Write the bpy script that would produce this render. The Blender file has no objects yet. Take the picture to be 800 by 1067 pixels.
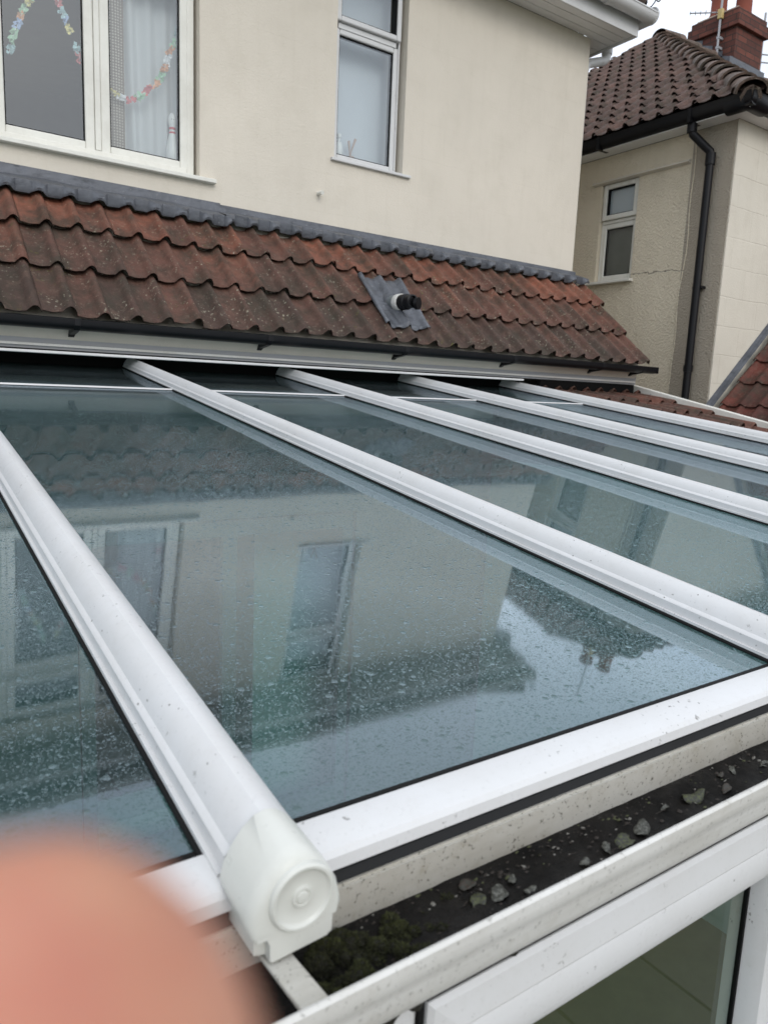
import bpy, bmesh, math, random
from mathutils import Vector, Matrix
random.seed(7)
sc = bpy.context.scene
COL = sc.collection
R = math.radians
TP = math.tan(R(7.2))          # conservatory roof pitch
GH = .405                      # camera height over the glass plane (camera is the origin)
GROUND = -2.75
def gz(y, h=GH): return -h + y*TP

# ------------------------------------------------------------------ mesh helpers
class MB:
    def __init__(s): s.v=[]; s.f=[]; s.a=[]; s.m=[]
    def add(s, vs, fs, a=0., m=0):
        n=len(s.v); s.v+= [tuple(v) for v in vs]; s.a += [a]*len(vs)
        for f in fs: s.f.append(tuple(i+n for i in f)); s.m.append(m)
    def box(s, x0,x1,y0,y1,z0,z1, a=0., m=0):
        s.add([(x,y,z) for x in (x0,x1) for y in (y0,y1) for z in (z0,z1)],
              [(0,1,3,2),(4,6,7,5),(0,4,5,1),(2,3,7,6),(0,2,6,4),(1,5,7,3)], a, m)
        return s
    def prism(s, poly, p0, p1, ax, ay, a=0., m=0):
        """polygon (u,v) in axes ax, ay swept from p0 to p1"""
        ax,ay,p0,p1=map(Vector,(ax,ay,p0,p1)); n=len(poly)
        vs=[p0+ax*u+ay*v for u,v in poly]+[p1+ax*u+ay*v for u,v in poly]
        s.add(vs,[tuple(range(n))[::-1],tuple(range(n,2*n))]+[(i,(i+1)%n,n+(i+1)%n,n+i) for i in range(n)],a,m)
        return s
    def tube(s, pts, r, n=14, cap=True, a=0., m=0):
        pts=[Vector(p) for p in pts]; rr=r if isinstance(r,(list,tuple)) else [r]*len(pts)
        vs=[]; t0=(pts[1]-pts[0]).normalized(); up=Vector((0,0,1)) if abs(t0.z)<.9 else Vector((1,0,0))
        u=t0.cross(up).normalized()
        for i,p in enumerate(pts):
            t=(pts[min(i+1,len(pts)-1)]-pts[max(i-1,0)]).normalized()
            u=(u-t*u.dot(t)).normalized(); w=t.cross(u)
            vs+=[p+(u*math.cos(2*math.pi*k/n)+w*math.sin(2*math.pi*k/n))*rr[i] for k in range(n)]
        fs=[(i*n+k,i*n+(k+1)%n,(i+1)*n+(k+1)%n,(i+1)*n+k) for i in range(len(pts)-1) for k in range(n)]
        if cap: fs+= [tuple(range(n))[::-1], tuple(range((len(pts)-1)*n,len(pts)*n))]
        s.add(vs,fs,a,m); return s
    def lathe(s, prof, o, axis, n=40, a=0., m=0):
        """prof = (r, h) along axis from o"""
        axis=Vector(axis).normalized(); o=Vector(o)
        u=axis.cross(Vector((0,0,1)) if abs(axis.z)<.9 else Vector((1,0,0))).normalized(); w=axis.cross(u)
        vs=[o+axis*h+(u*math.cos(2*math.pi*k/n)+w*math.sin(2*math.pi*k/n))*r for r,h in prof for k in range(n)]
        fs=[(i*n+k,i*n+(k+1)%n,(i+1)*n+(k+1)%n,(i+1)*n+k) for i in range(len(prof)-1) for k in range(n)]
        fs+= [tuple(range(n))[::-1], tuple(range((len(prof)-1)*n,len(prof)*n))]
        s.add(vs,fs,a,m); return s

OFF = {}
def root_of(o):
    while o.parent: o=o.parent
    return o
def obj(name, mb, mat, parent=None, smooth=False, bevel=0, label=None, auto=None, normals=True):
    off = OFF.get(root_of(parent).name, Vector()) if parent else Vector()
    me=bpy.data.meshes.new(name); me.from_pydata([tuple(Vector(v)-off) for v in mb.v],[],mb.f)
    if any(mb.a):
        at=me.attributes.new('rnd','FLOAT','POINT'); at.data.foreach_set('value',mb.a)
    for mm in (mat if isinstance(mat,list) else [mat]): me.materials.append(mm)
    if any(mb.m): me.polygons.foreach_set('material_index',mb.m)
    if normals:
        bm=bmesh.new(); bm.from_mesh(me); bmesh.ops.recalc_face_normals(bm,faces=bm.faces); bm.to_mesh(me); bm.free()
    if smooth:
        me.polygons.foreach_set('use_smooth',[True]*len(me.polygons))
        if auto: me.set_sharp_from_angle(angle=R(auto))
    me.update()
    o=bpy.data.objects.new(name,me); COL.objects.link(o)
    if parent: o.parent=parent
    if bevel:
        b=o.modifiers.new('bevel','BEVEL'); b.width=bevel; b.segments=2; b.limit_method='ANGLE'; b.angle_limit=R(40)
    if label: o['label']=label
    return o
def tag(o,label,cat=None,group=None,kind=None):
    if label: o['label']=label
    if cat: o['category']=cat
    if group: o['group']=group
    if kind: o['kind']=kind
    return o
def thing(name,label,cat,loc,group=None):
    o=bpy.data.objects.new(name,None); COL.objects.link(o); o.location=loc; o.empty_display_size=.1
    OFF[o.name]=Vector(loc); return tag(o,label,cat,group)

# ------------------------------------------------------------------ material helpers
class NT:
    def __init__(s,name):
        s.m=bpy.data.materials.new(name); s.m.use_nodes=True; s.t=s.m.node_tree; s.t.nodes.clear()
        s.out=s.t.nodes.new('ShaderNodeOutputMaterial')
        s.tc=s.n('TexCoord')
    def n(s,kind,**kw):
        nd=s.t.nodes.new('ShaderNode'+kind)
        for k,v in kw.items():
            if k=='ins':
                for kk,vv in v.items():
                    if hasattr(vv,'links') or isinstance(vv,bpy.types.NodeSocket): s.t.links.new(vv,nd.inputs[kk])
                    else: nd.inputs[kk].default_value=vv
            else: setattr(nd,k,v)
        return nd
    def link(s,a,b): s.t.links.new(a,b)
    def noise(s,scale,detail=4,rough=.55,vec=None,dist=0):
        return s.n('TexNoise',ins={'Scale':scale,'Detail':detail,'Roughness':rough,'Distortion':dist,'Vector':vec or s.tc.outputs['Object']}).outputs['Fac']
    def vor(s,scale,feature='F1',vec=None,out='Distance',rnd=1):
        return s.n('TexVoronoi',feature=feature,ins={'Scale':scale,'Randomness':rnd,'Vector':vec or s.tc.outputs['Object']}).outputs[out]
    def mapr(s,f,a,b,c=0.,d=1.): 
        return s.n('MapRange',ins={'Value':f,'From Min':a,'From Max':b,'To Min':c,'To Max':d}).outputs['Result']
    def math(s,op,a,b=0.,c=None):
        i={0:a,1:b}
        if c is not None:i[2]=c
        return s.n('Math',operation=op,ins=i).outputs[0]
    def mix(s,f,a,b):
        nd=s.n('Mix',data_type='RGBA'); 
        for k,v in ((0,f),(6,a),(7,b)):
            if isinstance(v,bpy.types.NodeSocket): s.link(v,nd.inputs[k])
            else: nd.inputs[k].default_value=v if k==0 or len(v)==4 else (*v,1)
        return nd.outputs[2]
    def scaled(s,sx,sy,sz):
        return s.n('Mapping',ins={'Vector':s.tc.outputs['Object'],'Scale':(sx,sy,sz)}).outputs[0]
    def bump(s,h,strength=.5,dist=.005,normal=None):
        i={'Height':h,'Strength':strength,'Distance':dist}
        if normal: i['Normal']=normal
        return s.n('Bump',ins=i).outputs[0]
    def pbr(s,color,rough=.5,normal=None,spec=.5,**kw):
        p=s.n('BsdfPrincipled')
        def st(k,v):
            if isinstance(v,bpy.types.NodeSocket): s.link(v,p.inputs[k])
            else: p.inputs[k].default_value=(*v,1) if isinstance(v,tuple) and len(v)==3 and 'Color' in k else v
        st('Base Color',color); st('Roughness',rough); st('Specular IOR Level',spec)
        if normal: st('Normal',normal)
        for k,v in kw.items(): st(k.replace('_',' '),v)
        s.link(p.outputs[0],s.out.inputs[0]); return s.m

def mat_plain(name,c,rough=.5,spec=.5,bs=0,bscale=60):
    t=NT(name); f=t.noise(9,3)
    col=t.mix(t.mapr(f,.3,.7),tuple(x*.9 for x in c),tuple(min(1,x*1.08) for x in c))
    nr=t.bump(t.noise(bscale,3),bs,.003) if bs else None
    return t.pbr(col,rough,nr,spec)
def mat_pvc(name,dirt=.15,c=(.61,.612,.612),rough=.28,specks=.0):
    t=NT(name)
    f=t.noise(5,6,.65); g=t.noise(60,5,.7)
    k=t.math('MULTIPLY',t.mapr(f,.42,.72),dirt)
    k=t.math('ADD',k,t.math('MULTIPLY',t.mapr(g,.55,.75),dirt*.6))
    col=t.mix(k,c,(.36,.33,.27))
    if specks:
        big=t.noise(11,4)
        m=t.math('MULTIPLY',t.mapr(t.noise(150,3,.6),.66,.69),t.mapr(big,.5,.6))
        fine=t.math('MULTIPLY',t.mapr(t.noise(220,4,.7),.60,.66),specks)
        m=t.math('MAXIMUM',m,fine)
        col=t.mix(t.math('MULTIPLY',m,.85),col,(.05,.045,.03))
        lg=t.noise(7,5,.65,t.scaled(.35,9,9)); col=t.mix(t.math('MULTIPLY',t.mapr(lg,.45,.7),min(.45,dirt*(.9 if dirt>.3 else .25))),col,(.34,.32,.27))
    return t.pbr(col,t.mapr(g,.3,.8,rough,rough+.22),t.bump(t.noise(220,2),.06,.001),.45)
def mat_render(name,c,dark,lines=0.,rough_amp=.002,scale=120,warm=(.0,.0,.0),crack=False,axis='x'):
    t=NT(name)
    a=t.noise(1.1,6,.6); b=t.noise(5,5,.65); st=t.noise(3,5,.6,t.scaled(5,5,.5))
    col=t.mix(t.mapr(a,.3,.72),c,tuple(x*.88 for x in c))
    col=t.mix(t.math('MULTIPLY',t.mapr(b,.5,.75),.16),col,dark)
    col=t.mix(t.math('MULTIPLY',t.mapr(st,.5,.8),.12),col,dark)
    h=t.math('ADD',t.noise(scale,5,.7),t.math('MULTIPLY',t.vor(scale*.8,'SMOOTH_F1'),.8))
    nrm=t.bump(h,1,rough_amp)
    if lines:
        sep=t.n('SeparateXYZ',ins={0:t.tc.outputs['Object']})
        mp=t.n('CombineXYZ',ins={0:t.math('ADD',sep.outputs[0],sep.outputs[1]),1:sep.outputs[2],2:0.}).outputs[0]
        wob=t.n('TexNoise',ins={'Scale':2.5,'Vector':t.tc.outputs['Object']}).outputs['Color']
        mp2=t.n('VectorMath',operation='MULTIPLY_ADD',ins={0:wob,1:(.03,.03,0),2:mp}).outputs[0]
        br=t.n('TexBrick',ins={'Vector':mp2,'Scale':1.,'Mortar Size':.005,'Mortar Smooth':.6,'Brick Width':.45,'Row Height':.225,'Color1':(1,1,1,1),'Color2':(1,1,1,1),'Mortar':(0,0,0,1)})
        gate=t.mapr(t.noise(1.7,4,.6),.42,.62)
        nrm=t.bump(br.outputs['Color'],lines,.004,nrm)
        inv=t.math('SUBTRACT',1.,br.outputs['Color'])
        col=t.mix(t.math('MULTIPLY',t.math('MULTIPLY',inv,gate),.35*lines+.05),col,dark)
    if crack:
        sp=t.n('SeparateXYZ',ins={0:t.tc.outputs['Object']}); wv=t.noise(5.,6,.7)
        d=t.math('ABSOLUTE',t.math('SUBTRACT',sp.outputs[2],t.math('ADD',3.765,t.math('MULTIPLY',wv,.12))))
        m=t.math('MULTIPLY',t.math('LESS_THAN',d,.0035),t.math('MULTIPLY',t.math('GREATER_THAN',sp.outputs[1],-2.25),t.math('LESS_THAN',sp.outputs[1],-1.68)))
        col=t.mix(t.math('MULTIPLY',m,.75),col,(.10,.085,.06))
    return t.pbr(col,.9,nrm,.2)
def mat_tile(name,hi,mid,lo,grad=None,moss=1.):
    t=NT(name)
    rnd=t.n('Attribute',attribute_name='rnd').outputs['Fac']
    n1=t.noise(2.2,5,.6); n2=t.noise(28,6,.7); n3=t.noise(9,5,.65)
    f=t.math('ADD',t.math('MULTIPLY',rnd,.40),t.math('MULTIPLY',t.math('ADD',n1,t.noise(13,5,.7)),.36))
    if grad:
        z=t.n('SeparateXYZ',ins={0:t.tc.outputs['Object']}).outputs[2]
        f=t.math('ADD',f,t.mapr(z,grad[0],grad[1],-.26,.38))
    col=t.mix(t.mapr(f,.30,.62),lo,mid); col=t.mix(t.mapr(f,.66,1.05),col,hi)
    col=t.mix(t.math('MULTIPLY',t.mapr(n3,.45,.66),.72),col,(.050,.038,.029))
    col=t.mix(t.math('MULTIPLY',t.mapr(n2,.5,.75),.5),col,(.20,.13,.095))
    # soot and algae patches
    col=t.mix(t.math('MULTIPLY',t.mapr(t.noise(6.5,6,.75,t.scaled(1,.6,.6)),.48,.64),.72),col,(.045,.04,.028))
    sp=t.math('MULTIPLY',t.mapr(t.noise(62,4,.7),.60,.66),t.mapr(t.noise(5.3,4,.6),.44,.58))
    col=t.mix(t.math('MULTIPLY',sp,.8*moss),col,(.42,.40,.30))
    ms=t.math('MULTIPLY',t.mapr(t.noise(36,3,.7),.62,.7),t.mapr(t.noise(3.3,3,.6),.53,.62))
    col=t.mix(t.math('MULTIPLY',ms,.85*moss),col,(.13,.12,.03))
    nrm=t.bump(t.math('ADD',n2,t.noise(130,4,.7)),.9,.007)
    return t.pbr(col,t.mapr(n3,.3,.7,.62,.9),nrm,.35)
def mat_lead(name,c=(.072,.077,.088)):
    t=NT(name)
    a=t.noise(6,6,.65); s=t.noise(7,5,.7,t.scaled(1.5,5,5)); 
    col=t.mix(t.mapr(a,.3,.7),c,tuple(x*1.9 for x in c))
    col=t.mix(t.math('MULTIPLY',t.mapr(s,.52,.7),.75),col,tuple(x*.4 for x in c))
    col=t.mix(t.mapr(t.noise(80,3),.68,.72,0,.6),col,(.4,.4,.4))
    return t.pbr(col,t.mapr(a,.3,.7,.38,.62),t.bump(t.noise(14,5,.6),.7,.01),.5,Metallic=.25)
def mat_roof_glass(name,tint,refl=2.3,wet=True):
    t=NT(name)
    glossy=t.n('BsdfGlossy',ins={'Color':(.80,.91,1,1) if wet else (.93,.97,1,1),'Roughness':.018})
    ge=t.n('NewGeometry'); cs=t.math('ABSOLUTE',t.n('VectorMath',operation='DOT_PRODUCT',ins={0:ge.outputs['Incoming'],1:ge.outputs['Normal']}).outputs['Value'])
    fr=t.math('ADD',.04,t.math('MULTIPLY',.96,t.math('POWER',t.math('SUBTRACT',1.,cs),5.)))
    if wet:
        o=t.tc.outputs['Object']
        def drops(scale,thr,dens):
            v=t.n('TexVoronoi',feature='F1',ins={'Scale':scale,'Vector':o})
            rnd=t.n('SeparateColor',ins={0:v.outputs['Color']})
            rad=t.mapr(rnd.outputs[0],0,1,thr*.35,thr)
            d=t.math('DIVIDE',v.outputs['Distance'],rad)
            h=t.math('SUBTRACT',1.,t.math('MULTIPLY',d,d))
            h=t.math('SQRT',t.math('MAXIMUM',h,0.))
            on=t.math('LESS_THAN',rnd.outputs[1],dens)
            return t.math('MULTIPLY',t.math('MULTIPLY',h,on),rad)
        cover=t.mapr(t.noise(1.6,4,.6),.3,.65)
        a=drops(520,.50,.99); b=drops(210,.42,.5); 
        c3=drops(88,.40,.22)
        h=t.math('ADD',t.math('MULTIPLY',a,t.mapr(cover,0,1,.45,1.1)),t.math('MULTIPLY',b,1.8)); h=t.math('ADD',h,t.math('MULTIPLY',c3,2.6))
        nrm=t.bump(h,.42,.0034)
        nrm=t.bump(t.noise(2.2,2),.05,.02,nrm)
        t.link(nrm,glossy.inputs['Normal'])
        t.link(t.mapr(t.noise(2.4,5,.6),.35,.7,.02,.07),glossy.inputs['Roughness'])
        drop=t.mapr(h,.02,.25)
    f=t.math('MINIMUM',t.math('MULTIPLY',fr,refl),.44 if wet else .93)
    if wet: f=t.math('MULTIPLY',f,t.math('SUBTRACT',1.,t.math('MULTIPLY',drop,.42)))
    tr=t.n('BsdfTransparent',ins={'Color':(*tint,1)})
    mx=t.n('MixShader'); t.link(f,mx.inputs[0]); t.link(tr.outputs[0],mx.inputs[1]); t.link(glossy.outputs[0],mx.inputs[2])
    last=mx
    if wet:   # dirty water film; its veil, paler towards the eaves, paints in sky reflection
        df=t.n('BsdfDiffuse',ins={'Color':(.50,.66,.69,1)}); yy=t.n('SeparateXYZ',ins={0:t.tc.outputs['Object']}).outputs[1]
        m2=t.n('MixShader'); sky_veil=t.mapr(yy,0.,1.7,1.,.22); k=t.math('MULTIPLY',t.math('ADD',t.math('MULTIPLY',drop,.11),t.mapr(t.noise(1.3,5,.65),.35,.75,.018,.065)),sky_veil)
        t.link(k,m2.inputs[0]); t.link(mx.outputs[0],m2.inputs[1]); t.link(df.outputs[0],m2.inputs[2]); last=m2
    t.link(last.outputs[0],t.out.inputs[0]); return t.m
def mat_brick(name):
    t=NT(name); sep=t.n('SeparateXYZ',ins={0:t.tc.outputs['Object']})
    mp=t.n('CombineXYZ',ins={0:t.math('ADD',sep.outputs[0],sep.outputs[1]),1:sep.outputs[2]}).outputs[0]
    br=t.n('TexBrick',ins={'Vector':mp,'Scale':1.,'Mortar Size':.006,'Mortar Smooth':.2,'Brick Width':.215,'Row Height':.072,'Bias':-.2,
        'Color1':(.165,.060,.044,1),'Color2':(.085,.036,.030,1),'Mortar':(.04,.034,.03,1)})
    col=t.mix(t.math('MULTIPLY',t.mapr(t.noise(7,6,.7),.45,.7),.6),br.outputs['Color'],(.05,.03,.025))
    return t.pbr(col,.88,t.bump(br.outputs['Color'],.8,.01,t.bump(t.noise(90,4),.5,.004)),.25)

M={}
M['pvc']=mat_pvc('white_pvc',.16,specks=.10)
M['pvc_bright']=mat_pvc('bright_white_trim',.1,(.82,.82,.82))
M['fascia']=mat_pvc('fascia_with_painted_shade',.2,(.30,.31,.325))  # white board with the gutter's shade put into its grey base colour
M['pvc_dirty']=mat_pvc('weathered_white_pvc',.38,(.64,.635,.61),.4,.55)
M['gutter_in']=mat_pvc('stained_gutter_pvc',1.,(.51,.495,.45),.6,1.)
M['cap']=mat_pvc('ivory_cap_plastic',.14,(.60,.605,.56),.24)
M['pvc_cream']=mat_pvc('aged_cream_pvc',.25,(.74,.73,.67),.4)
M['wall']=mat_render('cream_render',(.685,.63,.54),(.42,.38,.29),.08,.0012,150)
M['rough']=mat_render('roughcast',(.80,.715,.56),(.38,.32,.22),0,.011,90,crack=True)
M['quoin']=mat_render('grey_roughcast_corner',(.44,.39,.315),(.20,.17,.13),0,.011,90)
M['smooth_wall']=mat_render('pale_painted_blocks',(.70,.655,.56),(.42,.37,.29),.5,.0014,110)
M['tile']=mat_tile('clay_roof_tiles',(.255,.092,.054),(.130,.060,.043),(.068,.041,.032),(3.05,3.62))
M['tile_brown']=mat_tile('brown_roof_tiles',(.165,.083,.060),(.108,.060,.047),(.070,.042,.035),None,.4)
M['tile_red']=mat_tile('dark_red_roof_tiles',(.20,.045,.028),(.125,.034,.024),(.07,.025,.02),None,.3)
M['tile_hip']=mat_tile('lichened_hip_tiles',(.25,.165,.13),(.17,.11,.085),(.09,.07,.055),None,.6)
M['tile_old']=mat_tile('old_red_brown_tiles',(.20,.075,.045),(.13,.052,.036),(.075,.04,.03),None,.6)
M['lead']=mat_lead('lead_flashing')
M['black']=mat_plain('black_gutter_plastic',(.008,.0082,.0095),.36,.2)
M['rubber']=mat_plain('black_rubber_gasket',(.008,.008,.008),.6,.12)
M['dark']=mat_plain('painted_gap_black',(.008,.008,.008),.9,.05)  # near-black colour that paints the darkness of gaps and voids
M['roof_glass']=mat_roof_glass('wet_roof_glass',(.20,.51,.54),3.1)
M['glass']=mat_roof_glass('window_glass',(.84,.88,.87),3.5,False)
M['low_glass']=mat_roof_glass('front_window_glass',(.80,.82,.72),.9,False)
M['soffit']=mat_pvc('white_soffit_boards',.15,(.74,.74,.73),.45)
M['brick']=mat_brick('red_chimney_brick')
M['terracotta']=mat_plain('terracotta_pot',(.20,.06,.04),.8,.2,.5)
M['alu']=mat_plain('dull_aluminium',(.35,.36,.38),.4,.5)
M['room']=mat_plain('dim_room_paint',(.16,.16,.17),.9,.1)
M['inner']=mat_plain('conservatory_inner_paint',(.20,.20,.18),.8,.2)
M['oak']=mat_plain('brown_door_wood',(.10,.06,.035),.6,.3)
M['white_paint']=mat_plain('white_paint',(.7,.7,.68),.6,.3)
M['vent_grey']=mat_plain('grey_vent_plastic',(.14,.155,.16),.45,.4)
t=NT('olive_floor'); M['floor']=t.pbr(t.mix(t.noise(6,6,.7),(.20,.125,.05),(.30,.20,.085)),.9)
t=NT('lawn_ground'); M['ground']=t.pbr(t.mix(t.noise(3,8,.7),(.04,.055,.02),(.08,.09,.035)),.95,t.bump(t.noise(90,4),.6,.02))
t=NT('concrete_paving')
br=t.n('TexBrick',ins={'Vector':t.tc.outputs['Object'],'Scale':1.,'Brick Width':.6,'Row Height':.6,'Mortar Size':.01,'Color1':(.27,.26,.235,1),'Color2':(.22,.215,.2,1),'Mortar':(.07,.07,.06,1),'Mortar Smooth':.1}); br.offset=0
M['paving']=t.pbr(t.mix(t.math('MULTIPLY',t.noise(5,6,.7),.5),br.outputs['Color'],(.12,.12,.10)),.85,t.bump(t.noise(70,5),.4,.004))
# curtain fabrics
t=NT('white_net_curtain')
a=t.n('BsdfDiffuse',ins={'Color':(.80,.81,.83,1)}); b=t.n('BsdfTranslucent',ins={'Color':(.7,.71,.74,1)}); mx=t.n('MixShader',ins={0:.25}); t.link(a.outputs[0],mx.inputs[1]); t.link(b.outputs[0],mx.inputs[2]); t.link(mx.outputs[0],t.out.inputs[0]); M['net']=t.m
t=NT('beige_spotted_curtain'); M['spot']=t.pbr(t.mix(t.math('LESS_THAN',t.vor(70,rnd=.1),.33),(.22,.18,.15),(.52,.47,.42)),.9)
t=NT('pale_blind'); M['blind']=t.pbr(t.mix(t.noise(4,4),(.56,.585,.64),(.66,.69,.745)),.8)
t=NT('petal_colours')
v=t.n('Attribute',attribute_name='rnd').outputs['Fac']; cr=t.n('ValToRGB'); cr.color_ramp.interpolation='CONSTANT'; t.link(v,cr.inputs[0])
cols=[(.80,.22,.24),(.88,.78,.35),(.45,.70,.50),(.45,.58,.85),(.85,.85,.88),(.88,.45,.25),(.50,.72,.76)]
el=cr.color_ramp.elements
while len(el)<len(cols): el.new(.5)
for i,c in enumerate(cols): el[i].position=i/len(cols); el[i].color=(*c,1)
M['petal']=t.pbr(cr.outputs[0],.7)
M['pin_white']=mat_plain('white_glazed_plastic',(.8,.8,.8),.25,.5); M['pin_red']=mat_plain('red_stripe',(.6,.04,.05),.3,.5)
t=NT('moss'); M['moss']=t.pbr(t.mix(t.mapr(t.n('Attribute',attribute_name='rnd').outputs['Fac'],0,1),(.012,.011,.006),(.060,.066,.018)),.95)
t=NT('wet_silt'); M['silt']=t.pbr(t.mix(t.mapr(t.noise(40,6,.7),.35,.7),(.004,.0036,.0032),(.013,.011,.009)),t.mapr(t.noise(18,3),.4,.6,.25,.8),t.bump(t.noise(120,5,.7),.8,.004),.14)
t=NT('leaf_litter'); rn=t.n('Attribute',attribute_name='rnd').outputs['Fac']
lc=t.mix(t.mapr(rn,.2,.3),(.125,.125,.105),(.075,.085,.03)); lc=t.mix(t.mapr(rn,.6,.7),lc,(.045,.03,.022))
M['litter']=None
M['leaf']=t.pbr(t.mix(t.mapr(t.noise(300,4,.7),.40,.55),lc,(.03,.03,.022)),.6,t.bump(t.noise(260,4),.35,.001))
t=NT('dark_litter'); rn=t.n('Attribute',attribute_name='rnd').outputs['Fac']; lc=t.mix(t.mapr(rn,.2,.3),(.16,.15,.13),(.05,.055,.018)); lc=t.mix(t.mapr(rn,.6,.7),lc,(.022,.015,.010)); M['litter']=t.pbr(lc,.7)
t=NT('skin'); sk=t.mix(t.mapr(t.noise(95,3,.6),.36,.64),(.42,.15,.10),(.50,.25,.16))
M['skin']=t.pbr(sk,.45,t.bump(t.noise(900,3),.2,.0003),.4,Subsurface_Weight=.25,Subsurface_Radius=(.008,.003,.0015),Subsurface_Scale=.6)
M['sleeve']=mat_plain('navy_knit_sleeve',(.03,.035,.06),.9,.1,.6,300)
M['nail']=mat_plain('fingernail',(.75,.46,.40),.25,.5)

# ------------------------------------------------------------------ generic builders
def wall(name,parent,mat,o,u,n,W,z0,z1,ops,th,thick_back=True):
    """vertical wall: origin o(x,y), direction u along, n inward normal; openings (a,b,za,zb)"""
    mb=MB(); us=sorted({0,W,*[q for p in ops for q in p[:2]]}); zs=sorted({z0,z1,*[q for p in ops for q in p[2:]]})
    P=lambda a,d,z:(o[0]+u[0]*a+n[0]*d,o[1]+u[1]*a+n[1]*d,z)
    inside=lambda a,z:any(p[0]<a<p[1] and p[2]<z<p[3] for p in ops)
    for d in (0,th):
        for i in range(len(us)-1):
            for j in range(len(zs)-1):
                if inside((us[i]+us[i+1])/2,(zs[j]+zs[j+1])/2): continue
                q=[P(us[i],d,zs[j]),P(us[i+1],d,zs[j]),P(us[i+1],d,zs[j+1]),P(us[i],d,zs[j+1])]
                mb.add(q,[(0,1,2,3)])
    for (a,b,c,d) in list(ops)+[(0,W,z0,z1)]:
        for (p,q) in (((a,c),(b,c)),((b,c),(b,d)),((b,d),(a,d)),((a,d),(a,c))):
            mb.add([P(p[0],0,p[1]),P(q[0],0,q[1]),P(q[0],th,q[1]),P(p[0],th,p[1])],[(0,1,2,3)])
    me=obj(name,mb,mat,parent,normals=False)
    bm=bmesh.new(); bm.from_mesh(me.data); bmesh.ops.remove_doubles(bm,verts=bm.verts,dist=1e-5); bmesh.ops.recalc_face_normals(bm,faces=bm.faces); bm.to_mesh(me.data); bm.free()
    return me

def tiles(name,parent,mat,o,u,v,W,L,pitch,expo,h=.028,lift=.026,clips=(),label=None,seed=1,jit=.003,nu=10):
    """profiled tile roof. o eave corner; u along eave; v up slope"""
    rg=random.Random(seed); o=Vector(o);u=Vector(u).normalized();v=Vector(v).normalized();n=u.cross(v)
    if n.z<0:n=-n
    mb=MB(); cols=int(W/pitch+.999); rows=int(L/expo+.999)
    def prof(s):
        if s<.60: return .003*math.cos(s/.60*2*math.pi)-.003
        return h*math.sin((s-.60)/.40*math.pi)**.75
    for r in range(rows):
        for c in range(cols):
            a=rg.random()*.96+.02; dz=rg.uniform(-jit,jit); dv=rg.uniform(-.006,.006)*jit/.003; tl=rg.uniform(-.003,.003)*jit/.003
            vs=[];ss=[i/nu for i in range(nu+1)]
            u0=c*pitch; 
            for (vv,base,top) in ((r*expo+.03+dv,lift-.012,0),(r*expo+.004+dv,lift-.009,0),(r*expo+dv,lift-.003,1),(r*expo+.010+dv,lift+.001,1),(min(L,(r+1)*expo+.035),.004,1)):
                for s in ss:
                    x=u0+s*pitch*1.0; 
                    vs.append(o+u*min(x,W)+v*vv+n*(base+prof(s)+dz+tl*(s-.5)+(.0 if s<1 else .0015)))
            k=nu+1
            mb.add(vs,[(q*k+i,q*k+i+1,(q+1)*k+i+1,(q+1)*k+i) for q in range(4) for i in range(nu)],a)
    ob=obj(name,mb,mat,parent,normals=False,label=label)
    bm=bmesh.new(); bm.from_mesh(ob.data)
    off=OFF.get(root_of(parent).name,Vector()) if parent else Vector()
    for (pc,pn) in clips:
        bmesh.ops.bisect_plane(bm,geom=list(bm.verts)+list(bm.edges)+list(bm.faces),plane_co=Vector(pc)-off,plane_no=pn,clear_outer=True)
    for f in bm.faces:
        f.normal_update()
        if f.normal.dot(n)<-.05: f.normal_flip()
        f.smooth=True
    bm.to_mesh(ob.data); bm.free(); ob.data.set_sharp_from_angle(angle=R(50))
    return ob

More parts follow.
